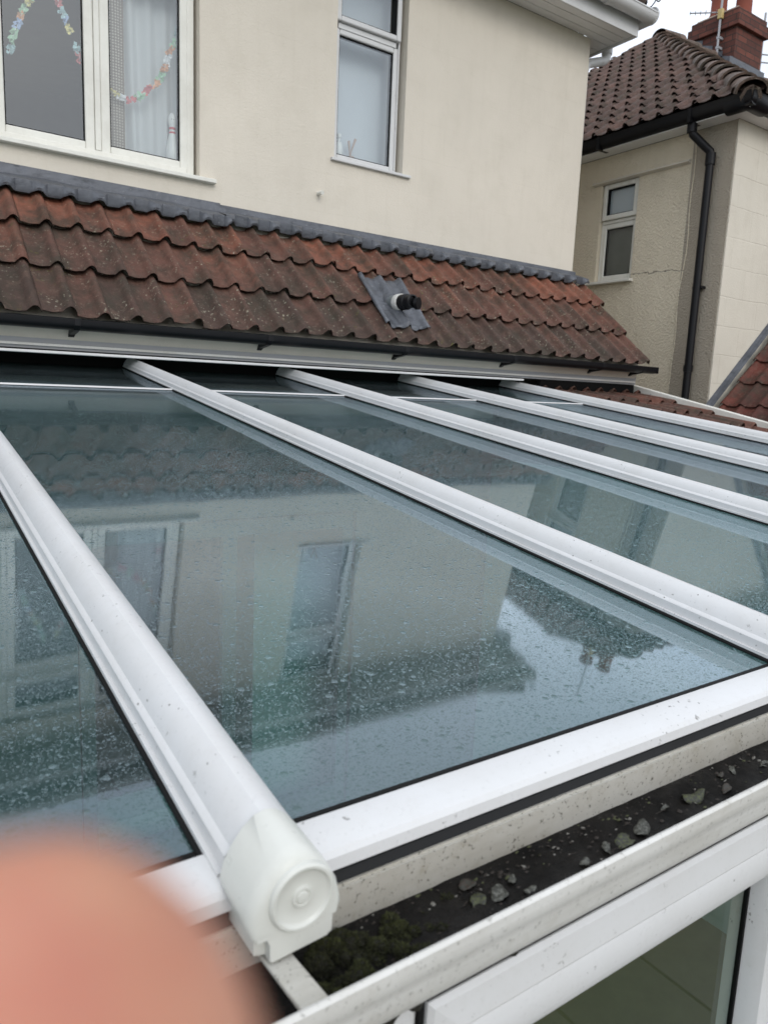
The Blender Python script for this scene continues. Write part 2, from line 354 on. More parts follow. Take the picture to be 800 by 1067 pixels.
def window(parent,mat_frame,o,u,n,W,z0,z1,lights,fr=.045,sash=.045,sill=None,proud=.0,glassm=None,label=None,pl=None):
    """window in the plane through o(x,y); u along the wall, n inward; lights = (a,b,za,zb,opening) -> frame, sash, pane, sill"""
    P=lambda a,d,z:Vector((o[0]+u[0]*a+n[0]*d,o[1]+u[1]*a+n[1]*d,z))
    U=Vector((u[0],u[1],0)); N=Vector((n[0],n[1],0)); Z=Vector((0,0,1))
    def bar(mb,a0,a1,d0,d1,c0,c1):
        mb.add([P(a,d,c) for a in (a0,a1) for d in (d0,d1) for c in (c0,c1)],[(0,1,3,2),(4,6,7,5),(0,4,5,1),(2,3,7,6),(0,2,6,4),(1,5,7,3)])
    w=obj_e=MB()
    bar(w,0,fr,0,.06,z0,z1); bar(w,W-fr,W,0,.06,z0,z1); bar(w,fr,W-fr,.0,.06,z0,z0+fr); bar(w,fr,W-fr,0,.06,z1-fr,z1)
    fo=obj('window',w,mat_frame,parent,bevel=.004,label=label)
    for i,(a,b,c,d,op) in enumerate(lights):
        # mullion blocks between lights
        s=sash; dd=-.022 if op else .004
        m=MB()
        for (q) in ((a,a+s,c,d),(b-s,b,c,d),(a+s,b-s,c,c+s),(a+s,b-s,d-s,d)):
            x0,x1,y0,y1=q; bar(m,x0,x1,dd,.052,y0,y1)
        so=obj('sash',m,mat_frame,fo,bevel=.007)
        g=MB(); 
        t_=.006
        for q in ((a+s,a+s+t_,c+s,d-s),(b-s-t_,b-s,c+s,d-s),(a+s+t_,b-s-t_,c+s,c+s+t_),(a+s+t_,b-s-t_,d-s-t_,d-s)):
            bar(g,q[0],q[1],dd+.012,.045,q[2],q[3])
        obj('gasket',g,M['rubber'],fo)
        p=MB(); p.add([P(a+s,.022,c+s),P(b-s,.022,c+s),P(b-s,.022,d-s),P(a+s,.022,d-s)],[(0,1,2,3)])
        obj('pane',p,glassm or M['glass'],fo,label=pl)
    for m_ in MULL.pop(0) if MULL else []:
        m=MB(); bar(m,*m_[:2],0,.055,*m_[2:]); obj('mullion',m,mat_frame,fo,bevel=.003)
    if sill:
        e0,e1,hh,dep=sill
        m=MB(); Q=[(-dep,-hh),( -dep,-hh*.25),(.02,0),(.02,-hh)]
        vs=[P(a,d,z0+z-.001) for a in (-e0,W+e1) for d,z in Q]
        m.add(vs,[(0,1,2,3),(7,6,5,4),(0,4,5,1),(1,5,6,2),(2,6,7,3),(3,7,4,0)])
        obj('sill',m,mat_frame,fo,bevel=.003)
    return fo
MULL=[]

# ================================================================== SETTING
g=MB(); g.box(-400,400,-400,400,GROUND-1.,GROUND-.05); tag(obj('ground',g,M['ground']),None,kind='structure')
g=MB(); g.box(-7,15,-5,14,GROUND-.3,GROUND); tag(obj('patio',g,M['paving']),None,kind='structure')

# ================================================================== MAIN HOUSE
WY=4.148; WX=4.572; EZ=2.66
house=thing('house','cream rendered house with white windows and a red tiled lean-to roof','house',(1,WY,GROUND))
XL=-4.0
wall('wall',house,M['wall'],(XL,WY),(1,0),(0,1),WX-XL,GROUND,EZ,
     [(-.90-XL,1.545-XL,1.115,2.42),(2.392-XL,2.905-XL,1.385,2.56),(.3-XL,1.9-XL,GROUND+.15,-.75)],.28)
m=MB(); m.box(WX-.28,WX-.002,WY+.282,11,GROUND,EZ); m.box(XL,XL+.28,WY+.282,11,GROUND,EZ); m.box(XL,WX,11,11.25,GROUND,EZ); obj('side_walls',m,M['wall'],house)
# inside: upper floor, back wall, ceiling
m=MB(); m.box(XL+.3,WX-.3,WY+.29,10.9,.5,.6); m.box(XL+.3,WX-.3,WY+.29,10.9,2.5,2.6); m.box(XL+.3,WX-.3,7.6,7.7,.6,2.5); m.box(1.9,2.0,WY+.29,7.6,.6,2.5)
obj('interior',m,M['room'],house)
# inner window boards
m=MB(); m.box(-.88,1.53,WY+.115,WY+.33,1.115,1.145); m.box(2.40,2.89,WY+.115,WY+.33,1.387,1.41); obj('window_board',m,M['white_paint'],house)
# windows
MULL=[[(-.90+.9+.045+.445*k+.0,0,0,0) for k in ()]]
bw0=-.90; yv=WY+.048
Ws=[(.462*0)]
lights=[]; mul=[]
edges=[-.855,-.36,.12,.545,1.005-.0,]      # light boundaries
cells=[(-.855,-.42),(-.385,.05),(.085,.515),(.548,1.008),(1.038,1.500)]
cells=[(-.862,-.405),(-.375,.085),(.115,.52),(.548,1.010),(1.040,1.502)]
for i,(a,b) in enumerate(cells):
    lights.append((a-bw0,b-bw0,1.148,2.08,False)); lights.append((a-bw0,b-bw0,2.115,2.375,True))
for i in range(4): mul.append((cells[i][1]-bw0+.001,cells[i+1][0]-bw0-.001,1.161,2.374))
mul.append((.04,1.545+.9-.04,2.084,2.112))
MULL=[mul]
bw=window(house,M['pvc_cream'],(bw0,yv),(1,0),(0,1),2.43,1.122,2.415,lights,fr=.038,sash=.047,sill=(.06,.10,.028,.085),label='wide white window with side by side casements, garlands behind the glass')
MULL=[[(.03,.455,2.140,2.172)]]
tw=window(house,M['pvc'],(2.397,yv),(1,0),(0,1),.485,1.392,2.556,[(.012,.473,1.400,2.142,False),(.008,.477,2.174,2.55,True)],fr=.012,sash=.032,sill=(.03,.08,.022,.07),label='tall narrow white window with a small top light',pl='grey glass')
# eaves: soffit, fascia, gutter, hip roof
EX=4.775; EY=3.915
m=MB()
for k in range(3): m.box(XL,EX-.002,EY+.078*k,min(WY-.003,EY+.078*k+.0725),EZ,EZ+.009)
for k in range(30):
    m.box(WX+.002,EX-.002,WY-.001+.1*k+(.0 if k else .0),WY-.001+.1*k+.0945,EZ,EZ+.009)
m.box(XL,EX-.001,EY,WY-.002,EZ+.0095,EZ+.012); m.box(WX+.002,EX-.001,WY-.002,11.3,EZ+.0096,EZ+.0121)
obj('soffit',m,M['soffit'],house)
m=MB(); m.box(XL,EX+.02,EY-.02,EY-.002,EZ-.014,EZ+.15); m.box(EX+.001,EX+.02,EY,11.3,EZ-.014,EZ+.15); obj('fascia',m,M['pvc'],house,bevel=.002)
def half_gutter(r=.056,t=.004,n=12,drop=0):
    o=[(r*math.cos(a),r*math.sin(a)) for a in [math.pi+math.pi*k/n for k in range(n+1)]]
    i=[((r-t)*math.cos(a),(r-t)*math.sin(a)) for a in [2*math.pi-math.pi*k/n for k in range(n+1)]]
    return [(-r-.004,.0),(-r-.004,.008)]+[(-r,.008)]*0+o[0:]+[(r+.002,.006)]+i
m=MB(); gy=EY-.02-.06; gz_=EZ+.125
m.prism(half_gutter(),(XL,gy,gz_),(EX+.085,gy,gz_),(0,1,0),(0,0,1))
m.prism(half_gutter(),(EX+.075,gy,gz_-.001),(EX+.075,11.3,gz_-.001),(1,0,0),(0,0,1))
m.lathe([(.057,0),(.06,.003),(.06,.012),(.05,.016)],(EX+.078,gy,gz_),(1,0,0),24)
for x in (.5,1.9,3.3,4.35):
    m.prism(half_gutter(.061,.004),(x,gy,gz_-.001),(x+.04,gy,gz_-.001),(0,1,0),(0,0,1))
obj('gutter',m,M['pvc'],house,smooth=True,auto=40)
m=MB(); m.tube([(EX+.06,4.21,EZ+.09),(EX+.06,4.21,EZ-.03),(EX+.052,4.211,EZ-.055),(EX+.03,4.213,EZ-.075),(EX-.06,4.225,EZ-.105),(WX+.085,4.23,EZ-.125),(WX+.06,4.231,EZ-.15),(WX+.045,4.232,EZ-.2),(WX+.045,4.24,GROUND+.02)],.034,16)
for z in (EZ-.02,): m.tube([(EX+.06,4.21,EZ+.03),(EX+.06,4.21,EZ-.022)],.041,16)
obj('downpipe',m,M['pvc'],house,smooth=True,auto=40)
rs=math.tan(R(32)); E0=Vector((EX+.03,EY-.045,EZ+.165)); D=4.4
apex=E0+Vector((-D,D,D*rs))
tiles('roof',house,M['tile_brown'],(XL,E0.y,E0.z),(1,0,0),(0,math.cos(R(32)),math.sin(R(32))),E0.x-XL,D/math.cos(R(32)),.20,.33,clips=[(E0,Vector((1,1,0)))],seed=3)
tiles('roof',house,M['tile_brown'],(E0.x,E0.y,E0.z),(0,1,0),(-math.cos(R(32)),0,math.sin(R(32))),7.4,D/math.cos(R(32)),.20,.33,clips=[(E0,Vector((-1,-1,0)))],seed=4)
m=MB(); 
for k in range(12):
    a=E0.lerp(apex,k/12); b=E0.lerp(apex,(k+1.1)/12); m.tube([a+Vector((0,0,.03)),b+Vector((0,0,.015))],[.11,.095],14)
obj('hip_tiles',m,M['tile_brown'],house,smooth=True,auto=50)
m=MB(); pts=[]
c=Vector((4.93,3.85,2.955))
pts=[(4.80,3.90,2.83),(4.87,3.86,2.86),(4.90,3.855,2.90)]
for k in range(14):
    a=-.9+k*.5; r=.036*(1-k/20); pts.append((c.x-.0+r*math.sin(a)*.9,c.y,c.z-.012+r*-math.cos(a)))
m.tube(pts,.005,6); obj('hip_iron',m,M['black'],house,smooth=True)
# overflow stub
m=MB(); m.tube([(2.288,WY+.02,1.163),(2.290,WY-.045,1.160)],.012,12); m.tube([(2.289,WY-.043,1.16),(2.290,WY-.052,1.158)],[.0135,.0125],12); obj('overflow_pipe',m,M['pvc_cream'],house,smooth=True,auto=40)

# ---- lean-to roof over the ground floor
SL=R(43.1); LY=3.40; LZ=.240; LW=WX+.03-XL
vdir=Vector((0,math.cos(SL),math.sin(SL))); ndir=Vector((0,-math.sin(SL),math.cos(SL)))
LL=(WY-LY)/math.cos(SL)
PITCH=.1385; EXPO=.312
phase=.5
TX0=WX+.03-62*PITCH
tiles('lean_to_roof',house,M['tile'],(TX0,LY,LZ),(1,0,0),vdir,62*PITCH,LL-.125,PITCH,EXPO,h=.033,lift=.037,seed=11,jit=.005,nu=14)
m=MB(); # roof body under the tiles and verge mortar
m.add([(x,y,z) for x in (XL,WX+.006) for y,z in ((LY+.03,LZ-.005),(WY-.004,.93),(WY-.004,.02),(3.72,.02),(3.72,.118),(LY+.10,.118))],[(0,1,2,3,4,5),(11,10,9,8,7,6)]+[(i,i+6,(i+1)%6+6,(i+1)%6) for i in range(6)])
obj('lean_to_gable',m,M['wall'],house)
# lead flashing following the tile rolls
m=MB(); nx=int(LW/PITCH)*12; rows=[]
def prof(s):
    s%=1.
    return .0 if s<.60 else .036*math.sin((s-.60)/.40*math.pi)**.75
rg=random.Random(5)
lv=[WY-.006]
def lead_sheet(x0,x1,low,top_z,name,lift=.038,vlo=None):
    mb=MB(); n=int((x1-x0)/PITCH*12); vs=[]
    for i in range(n+1):
        x=x0+(x1-x0)*i/n; s=(x-TX0)/PITCH; p=max(prof(s),prof(s-.04),prof(s+.04)); w=.004*math.sin(x*7)+.003*math.sin(x*23)
        base=Vector((x,LY,LZ)); lo=LL-low+w-.015*(p>.012)
        b=base+vdir*lo+ndir*(lift-.012+p*.95); a=base+vdir*(lo+.003)+ndir*(lift+p*.95); c_=base+vdir*(lo+.034)+ndir*(lift+.034+p*.10); d=Vector((x,WY-.016,.955+.004*math.sin(x*11))); e=Vector((x,WY-.011,top_z-.012*(x-1)/3)); f=Vector((x,WY-.001,top_z-.012*(x-1)/3))
        vs+=[b,a,c_,d,e,f]
    mb.add(vs,[(6*i+k,6*(i+1)+k,6*(i+1)+k+1,6*i+k+1) for i in range(n) for k in range(5)])
    return obj(name,mb,M['lead'],house,smooth=True,auto=50)
lead_sheet(XL,.30,.17,1.0,'lead_flashing',.046); lead_sheet(.285,1.66,.168,1.001,'lead_flashing',.049); lead_sheet(1.64,WX+.025,.145,.994,'lead_flashing',.046)
# black gutter, brackets, fascia
m=MB(); gyy=LY-.015
pg=[(-.05,.030),(-.053,.034),(-.047,.034),(-.045,.0)]+[(.045*math.cos(a),.034*math.sin(a)-.0) for a in [math.pi+math.pi*k/10 for k in range(1,10)]]+[(.045,0),(.045,.03),(.049,.03),(.049,-.002)]+[(.050*math.cos(a),.039*math.sin(a)-.002) for a in [2*math.pi-math.pi*k/10 for k in range(1,10)]]+[(-.05,-.002)]
pg=[(a,b*.62) for a,b in pg]
m.prism(pg,(XL,gyy,.222),(WX+.085,gyy,.222),(0,1,0),(0,0,1))
m.box(WX+.083,WX+.088,gyy-.048,gyy+.047,.199,.242)
gt=obj('lean_to_gutter',m,M['black'],house,smooth=True,auto=40)
for x in (-.6,.31,.715,1.60,2.42,3.24,4.06,4.50):
    b=MB(); b.prism([(-.053,.022),(-.053,-.008),(-.03,-.026),(.0,-.032),(.06,-.040),(.10,-.058),(.10,.0),(.05,-.0)],(x-.013,gyy,.222),(x+.013,gyy,.222),(0,1,0),(0,0,1)); obj('bracket',b,M['black'],gt,bevel=.002)
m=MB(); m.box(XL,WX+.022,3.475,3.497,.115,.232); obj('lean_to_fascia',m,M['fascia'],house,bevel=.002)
m=MB(); m.box(XL,WX+.0,3.474-.012,3.474-.001,.128,.138); obj('fascia_bead',m,M['pvc_dirty'],house)
m=MB(); m.box(XL,3.42,3.462,3.4735,.1095,.1145); m.box(3.60,WX-.005,3.465,3.4985,-.12,.113); obj('painted_fascia_shade',m,M['dark'],house)  # dark strips painting the shade below the fascia
wall('lean_to_wall',house,M['inner'],(XL,3.68),(1,0),(0,1),WX-XL-.002,GROUND,.117,[(.75-XL,2.35-XL,GROUND+.12,-.72),(-1.2-XL,-.1-XL,GROUND+.9,-.75)],.12)
# patio door in that wall (seen faintly through the roof glass)
m=MB()
for a in (.76,1.52): 
    m.box(a,a+.07,3.70,3.75,GROUND+.13,-.73); m.box(a+.75,a+.82 if a<1 else a+.82,3.702,3.752,GROUND+.131,-.731); m.box(a+.07,a+.75,3.701,3.751,GROUND+.13,GROUND+.25); m.box(a+.07,a+.75,3.701,3.751,-.82,-.73)
obj('patio_door',m,M['inner'],house)

# flue terminal and lead slate
m=MB(); n1,n2=14,14; x0,x1=2.34,2.655; v0,v1=.11,.545
vs=[]
for i in range(n1*2+1):
    x=x0+(x1-x0)*i/(n1*2); p=prof((x-TX0)/PITCH)
    for j in range(n2+1):
        v=v0+(v1-v0)*j/n2; v_=v+.01*math.sin(i*.9)*(j==0)
        step=.020
        vs.append(Vector((x+.05*(.5-j/n2)*0,LY,LZ))+vdir*v_+ndir*(.027+step+p*.9+.003*math.sin(i*1.3+j*.8)))
k=n2+1
m.add(vs,[(i*k+j,(i+1)*k+j,(i+1)*k+j+1,i*k+j+1) for i in range(n1*2) for j in range(n2)])
# dressed upstand collar
m.lathe([(.088,-.03),(.078,.0),(.062,.05),(.056,.09)],(2.50,3.70,.497),(0,-1,.0),28)
sl=obj('lead_slate',m,M['lead'],house,smooth=True,auto=60)
s_=sl.modifiers.new('thick','SOLIDIFY'); s_.thickness=.004
m=MB(); m.lathe([(.046,0),(.046,.17),(.040,.172)],(2.50,3.72,.497),(0,-1,0),28); fl=obj('flue_pipe',m,M['vent_grey'],house,smooth=True,auto=40)
m=MB(); m.lathe([(.047,0),(.049,.003),(.049,.043),(.047,.046)],(2.50,3.562,.497),(0,-1,0),28); obj('white_collar',m,M['pvc_dirty'],fl,smooth=True,auto=40)
m=MB(); m.lathe([(.040,0),(.044,.002),(.044,.05),(.037,.056),(.037,.10),(.030,.104),(.030,.09)],(2.50,3.516,.497),(0,-1,0),28); m.lathe([(.034,0),(.034,.02)],(2.525,3.42,.487),(.5,-1,0),20); obj('black_cap',m,M['black'],fl,smooth=True,auto=40)

# ================================================================== CONSERVATORY
cons=thing('conservatory','white framed conservatory with a wet sloping glass roof','conservatory',(1.2,.4,GROUND))
CX0=-2.2; CX1=3.45; GY0=.476; GY1=3.65
bars_x=[-2.2,-1.397,-.594,.211,1.012,1.815,2.618,3.44]
# glazing bar profile (x offset, height over glass)
BP=[(-.033,.003),(-.033,.009),(-.0285,.009),(-.0285,.022),(-.0265,.0245),(-.0235,.0265),(-.0215,.031),(-.017,.039),(-.010,.0465),(-.003,.0505),(.003,.0505),(.011,.047),(.019,.040),(.0245,.033),(.0275,.026),(.0285,.020),(.0285,.009),(.033,.009),(.033,.003)]
def bar_mesh(x):
    m=MB(); m.prism(BP,(x,.445,gz(.445)),(x,3.65,gz(3.65)),(1,0,0),(0,-math.sin(R(7.2)),math.cos(R(7.2))))
    return m
def cap_mesh(x):
    m=MB()
    N=Vector((0,-math.sin(R(7.2)),math.cos(R(7.2)))); T=Vector((0,math.cos(R(7.2)),math.sin(R(7.2))))
    # bonnet: sections from back to front (y, inflate, drop)
    secs=[(.440,1.02,0),(.438,1.08,.0),(.398,1.12,0),(.391,1.11,-.0005),(.3865,1.06,-.002),(.3845,.96,-.0045)]
    P=[(-.030,.006),(-.031,.010),(-.0305,.014),(-.0285,.022),(-.023,.032),(-.016,.041),(-.008,.0475),(0,.0495),(.008,.0475),(.016,.041),(.023,.032),(.0285,.022),(.0305,.014),(.031,.010),(.030,.006)]
    vs=[]
    for y,k,d in secs:
        for (a,b) in P:
            bb=.008+(b-.008)*k
            vs.append((x+a*k, y+0.0, gz(y)+bb+d))
    n=len(P)
    m.add(vs,[(i*n+j,(i+1)*n+j,(i+1)*n+j+1,i*n+j+1) for i in range(len(secs)-1) for j in range(n-1)]+[tuple(range((len(secs)-1)*n,len(secs)*n)),tuple(range(n))[::-1],]+[(i*n,i*n+n-1,(i+1)*n+n-1,(i+1)*n) for i in range(len(secs)-1)])
    # lower skirt, stepped in on the left
    zt=gz(.385)
    m.prism([(-.0300,.012),(-.0290,.006),(-.0225,.0015),(-.0205,-.003),(-.0203,-.0150),(-.0185,-.0165),(.0225,-.0135),(.0262,-.0105),(.0268,.004),(.0300,.012)],(x,.3848,zt),(x,.436,zt),(1,0,0),(0,0,1))
    m.prism([(-.0290,.008),(-.0200,.004),(-.0200,-.0145),(-.0285,-.0125)],(x,.392,zt),(x,.436,zt),(1,0,0),(0,0,1))
    return m
def rosette(x):
    m=MB(); o=(x+.002,.3842,gz(.385)+.0245)
    m.lathe([(.0238,-.004),(.0238,.0015),(.0222,.0032),(.0205,.0032),(.0190,.0014),(.0180,.0009),(.0090,-.0002),(.0078,.0002),(.0070,.0016),(.0056,.0018),(.0050,.0010),(.0046,.0010),(.0038,.0022),(.001,.0026)],o,(0,-1,0),48)
    return m
b0=obj('glazing_bar',bar_mesh(0.0+bars_x[3]),M['pvc'],cons,smooth=True,auto=25)
c0=obj('end_cap',cap_mesh(bars_x[3]),M['cap'],b0,smooth=True,auto=38)
r0=MB(); r0m=rosette(bars_x[3])
# the rosette is moulded into the cap: join its faces to the same mesh
bm=bmesh.new(); bm.from_mesh(c0.data)
off=OFF[cons.name]; base=[bm.verts.new(Vector(v)-off) for v in r0m.v]
for f in r0m.f:
    try: fc=bm.faces.new([base[i] for i in f]); fc.smooth=True
    except ValueError: pass
bm.normal_update(); bm.to_mesh(c0.data); bm.free(); c0.data.set_sharp_from_angle(angle=R(38))
bv=c0.modifiers.new('b','BEVEL'); bv.width=.0012; bv.segments=2; bv.limit_method='ANGLE'; bv.angle_limit=R(50)
g0m=MB()
for sx in (-1,1): g0m.box(sx*.0345-.0035+bars_x[3],sx*.0345+.0035+bars_x[3],0,0,0,0) if False else g0m.prism([(sx*.0305,.0008),(sx*.0362,.0008),(sx*.0358,.003),(sx*.0305,.007)],(bars_x[3],.47,gz(.47)),(bars_x[3],3.65,gz(3.65)),(1,0,0),(0,-math.sin(R(7.2)),math.cos(R(7.2))))
g0=obj('gasket',g0m,M['rubber'],b0)
for i,x in enumerate(bars_x):
    if i==3: continue
    d=Vector((x-bars_x[3],0,0))
    b=b0.copy(); COL.objects.link(b); b.parent=cons; b.location=d
    for ch in (c0,g0):
        c=ch.copy(); COL.objects.link(c); c.parent=b
# glass
for i in range(len(bars_x)-1):
    a,b=bars_x[i]+.030,bars_x[i+1]-.030
    m=MB(); m.add([(a,GY0-.01,gz(GY0-.01)),(b,GY0-.01,gz(GY0-.01)),(b,2.93,gz(2.93)),(a,2.93,gz(2.93))],[(0,1,2,3)])
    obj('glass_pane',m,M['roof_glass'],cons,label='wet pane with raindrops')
    m=MB(); m.add([(a,2.935,gz(2.935)),(b,2.935,gz(2.935)),(b,GY1,gz(GY1)),(a,GY1,gz(GY1))],[(0,1,2,3)])
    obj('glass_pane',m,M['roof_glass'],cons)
    m=MB(); m.prism([(-.006,0),(-.004,.006),(.004,.006),(.006,0)],(a-.001,2.932,gz(2.932)+.001),(b+.001,2.932,gz(2.932)+.001),(0,1,0),(0,0,1)); obj('glazing_trim',m,M['pvc'],cons)
# side flashing of last bar
m=MB(); m.box(3.472,3.52,.5,3.44,-.0,.0) if False else m.add([(3.468,.48,gz(.48)+.012),(3.515,.48,gz(.48)+.02),(3.515,3.65,gz(3.65)+.02),(3.468,3.65,gz(3.65)+.012),(3.468,.48,gz(.48)+.0),(3.515,.48,gz(.48)-.05),(3.515,3.65,gz(3.65)-.05),(3.468,3.65,gz(3.65))],[(0,1,2,3),(0,4,5,1),(2,6,7,3),(1,5,6,2),(0,3,7,4)])
obj('side_flashing',m,M['lead'],cons)
# wall plate: white capping and near-black box painting the dark gap
m=MB(); m.box(CX0-.03,3.44,3.452,3.50,.0972,.1092); obj('wall_plate_cap',m,M['pvc_bright'],cons,bevel=.004)
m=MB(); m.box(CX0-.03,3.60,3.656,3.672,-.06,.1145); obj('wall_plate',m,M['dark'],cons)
# eaves beam
EB=[(.474,-.360),(.474,-.3435),(.4705,-.3400),(.464,-.3395),(.440,-.3435),(.4335,-.3455),(.4295,-.3495),(.4275,-.3585),(.430,-.3605),(.452,-.3615),(.452,-.47),(.474,-.47)]
m=MB(); m.prism(EB,(CX0-.03,0,0),(3.47,0,0),(0,1,0),(0,0,1)); obj('eaves_beam',m,M['pvc'],cons,smooth=True,auto=25)
m=MB(); m.prism([(.4765,-.352),(.4765,-.3432),(.482,-.3432),(.482,-.352)],(CX0,0,0),(3.45,0,0),(0,1,0),(0,0,1)); obj('gasket',m,M['rubber'],cons)
m=MB(); m.box(CX0,3.46,.432,.4515,-.40,-.364); obj('painted_beam_shade',m,mat_plain('painted_shade_grey',(.035,.036,.038),.8,.1),cons)  # dark grey box painting the shade in the gap under the beam
# gutter
GT=[(.4255,-.375),(.4255,-.411),(.420,-.4160),(.354,-.4160),(.346,-.4105),(.338,-.399),(.3355,-.386),(.333,-.376),(.330,-.371),(.3295,-.3605),(.3265,-.3595),
    (.3250,-.3615),(.3255,-.373),(.329,-.377),(.3315,-.386),(.333,-.397),(.338,-.4070),(.345,-.4130),(.349,-.4180),(.424,-.4180),(.4310,-.415),(.4310,-.3735),(.4285,-.3730),(.4285,-.375)]
m=MB(); m.prism(GT,(CX0-.03,0,0),(3.47,0,0),(0,1,0),(0,0,1)); m.box(CX0-.035,CX0-.031,.325,.43,-.4215,-.365); gu=obj('gutter',m,M['gutter_in'],cons,smooth=True,auto=28)
m=MB(); m.prism([(.3290,-.3585),(.3262,-.3572),(.3236,-.3590),(.3233,-.3655),(.3242,-.3735),(.3275,-.3780),(.3300,-.3865),(.3315,-.3975),(.3370,-.4085),(.3440,-.4135),(.3450,-.4122),(.3382,-.4073),(.3330,-.3970),(.3315,-.3860),(.3290,-.3780),(.3255,-.3730),(.3250,-.3650),(.3268,-.3600)],(CX0-.031,0,0),(3.471,0,0),(0,1,0),(0,0,1))
obj('gutter_front',m,M['pvc_dirty'],gu,smooth=True,auto=35)
m=MB(); m.prism([(.334,-.3695),(.424,-.3795),(.4240,-.382),(.336,-.374)],(.190,0,0),(.209,0,0),(0,1,0),(0,0,1)); obj('gutter_strap',m,M['gutter_in'],gu,bevel=.001); m=MB(); m.prism([(.334,-.3685),(.424,-.3725),(.4240,-.376),(.336,-.377)],(2.0,0,0),(2.026,0,0),(0,1,0),(0,0,1)); obj('gutter_strap',m,M['gutter_in'],gu,bevel=.001)
# front windows
MULL=[]
def front_window(x0,x1,first=False):
    z0=-1.62; zt=-.413
    fr=MB()
    # outer head/jamb frame (set back)
    fr.box(x0-.045,x1+.045,.356,.41,zt-.008,zt-.0005); fr.box(x0-.045,x0-.004,.356,.41,z0,zt-.009); fr.box(x1+.004,x1+.045,.356,.41,z0,zt-.009); fr.box(x0-.003,x1+.003,.356,.41,z0-.03,z0+.005)
    f=obj('window',fr,M['pvc'],cons,bevel=.003)
    gk=MB(); gk.box(x0-.0035,x0-.0003,.352,.40,z0+.006,zt-.008); gk.box(x1+.0003,x1+.0035,.352,.40,z0+.006,zt-.008); gk.box(x0,x1,.350,.40,zt-.0130,zt-.0025)
    obj('gasket',gk,M['rubber'],f)
    s=.080; t_=zt-.0135
    sm=MB()
    def member(p,q,inward):  # mitred sash member between outer corners p,q in (x,z)
        px,pz=p;qx,qz=q; d=Vector((qx-px,0,qz-pz)).normalized(); w=Vector(inward)
        prof_=[(0,.392),(0,.349),(.004,.3455),(.028,.3420),(.031,.3435),(.033,.3425),(.060,.3435),(.074,.349),(.080,.362),(.080,.392)]
        A=[];B=[]
        for (k,y) in prof_:
            A.append(Vector((px,y,pz))+w*k+d*k); B.append(Vector((qx,y,qz))+w*k-d*k)
        n=len(prof_)
        sm.add(A+B,[(i,i+1,n+i+1,n+i) for i in range(n-1)])
    c=[(x0,z0+.007),(x1,z0+.007),(x1,t_),(x0,t_)]
    member(c[3],c[2],(0,0,-1)); member(c[0],c[1],(0,0,1)); member(c[0],c[3],(1,0,0)); member(c[1],c[2],(-1,0,0))
    obj('sash',sm,M['pvc'],f,smooth=True,auto=30)
    g2=MB()
    for q in ((x0+.0805,x0+.084,z0+.09,t_-.081),(x1-.084,x1-.0805,z0+.09,t_-.081),(x0+.084,x1-.084,z0+.0875,z0+.091),(x0+.084,x1-.084,t_-.084,t_-.0805)): g2.box(q[0],q[1],.3725,.3775,q[2],q[3])
    obj('gasket',g2,M['rubber'],f)
    p=MB(); p.add([(x0+.08,.375,z0+.087),(x1-.08,.375,z0+.087),(x1-.08,.375,t_-.08),(x0+.08,.375,t_-.08)],[(0,1,2,3)]); obj('pane',p,M['low_glass'],f)
for a,b in ((-2.1,-1.3),(-1.19,-.50),(-.39,.205),(.297,.862),(.966,1.62),(1.70,2.45),(2.54,3.35)): front_window(a,b)
m=MB(); m.box(CX0,3.45,.40,.455,-.50,-.425)
obj('ring_beam',m,M['pvc'],cons)
m=MB()
m.box(CX0,3.45,.375,.44,GROUND,-1.655); m.box(CX0-.02,CX0,.42,3.66,GROUND,-.47); m.box(3.40,3.462,.48,3.66,GROUND,-.42)
obj('dwarf_wall',m,M['wall'],cons)
for (sx0,sx1) in ((CX0-.018,CX0-.002),(3.41,3.455)):
    m=MB(); m.add([(x,y,z) for x in (sx0,sx1) for (y,z) in ((.48,-.42-.05),(.48,gz(.48)-.02),(3.64,gz(3.64)-.02),(3.64,-.47))],[(0,1,2,3),(7,6,5,4),(0,4,5,1),(1,5,6,2),(2,6,7,3),(3,7,4,0)]); obj('side_frame',m,M['inner'],cons)
m=MB(); m.box(CX0,3.40,.45,3.67,GROUND+.02,GROUND+.10); obj('floor_slab',m,M['floor'],cons)

# things inside the conservatory, dimly visible
m=thing('sofa','pale sofa standing in the conservatory under the glass','sofa',(.35,1.9,GROUND+.1))
q=MB(); q.box(-.2,1.0,1.3,2.0,GROUND+.22,GROUND+.5); obj('seat',q,M['white_paint'],m,bevel=.05)
q=MB(); q.box(-.2,1.0,2.01,2.2,GROUND+.22,GROUND+.85); obj('backrest',q,M['white_paint'],m,bevel=.05)
for xx in (-.36,1.01):
    q=MB(); q.box(xx,xx+.15,1.3,2.2,GROUND+.12,GROUND+.66); obj('armrest',q,M['white_paint'],m,bevel=.05)

# ================================================================== NEIGHBOURING TILED LEAN-TO beside the conservatory
lt=thing('tiled_outbuilding','low brown tiled lean-to roof right of the conservatory, edged by a white board','outbuilding',(4.1,2.2,GROUND))
bs=math.atan(.208); vy=Vector((0,math.cos(bs),math.sin(bs)))
ytop=3.46; ztop=-.115+.208*(ytop-2.49)-.058; ylow=.2; zlow=ztop-.208*(ytop-ylow)
tiles('roof',lt,M['tile_old'],(3.503,ylow,zlow),(1,0,0),vy,8*.1385,(ytop-ylow)/math.cos(bs),.1385,.30,h=.028,lift=.028,seed=21)
m=MB(); zb=lambda y:-.100+.2085*(y-2.49)
m.add([(x,y,zb(y)+dz) for x in (4.615,4.665) for y in (.1,3.62) for dz in (-.065,.0)],[(0,1,3,2),(4,6,7,5),(0,4,5,1),(2,3,7,6),(0,2,6,4),(1,5,7,3)])
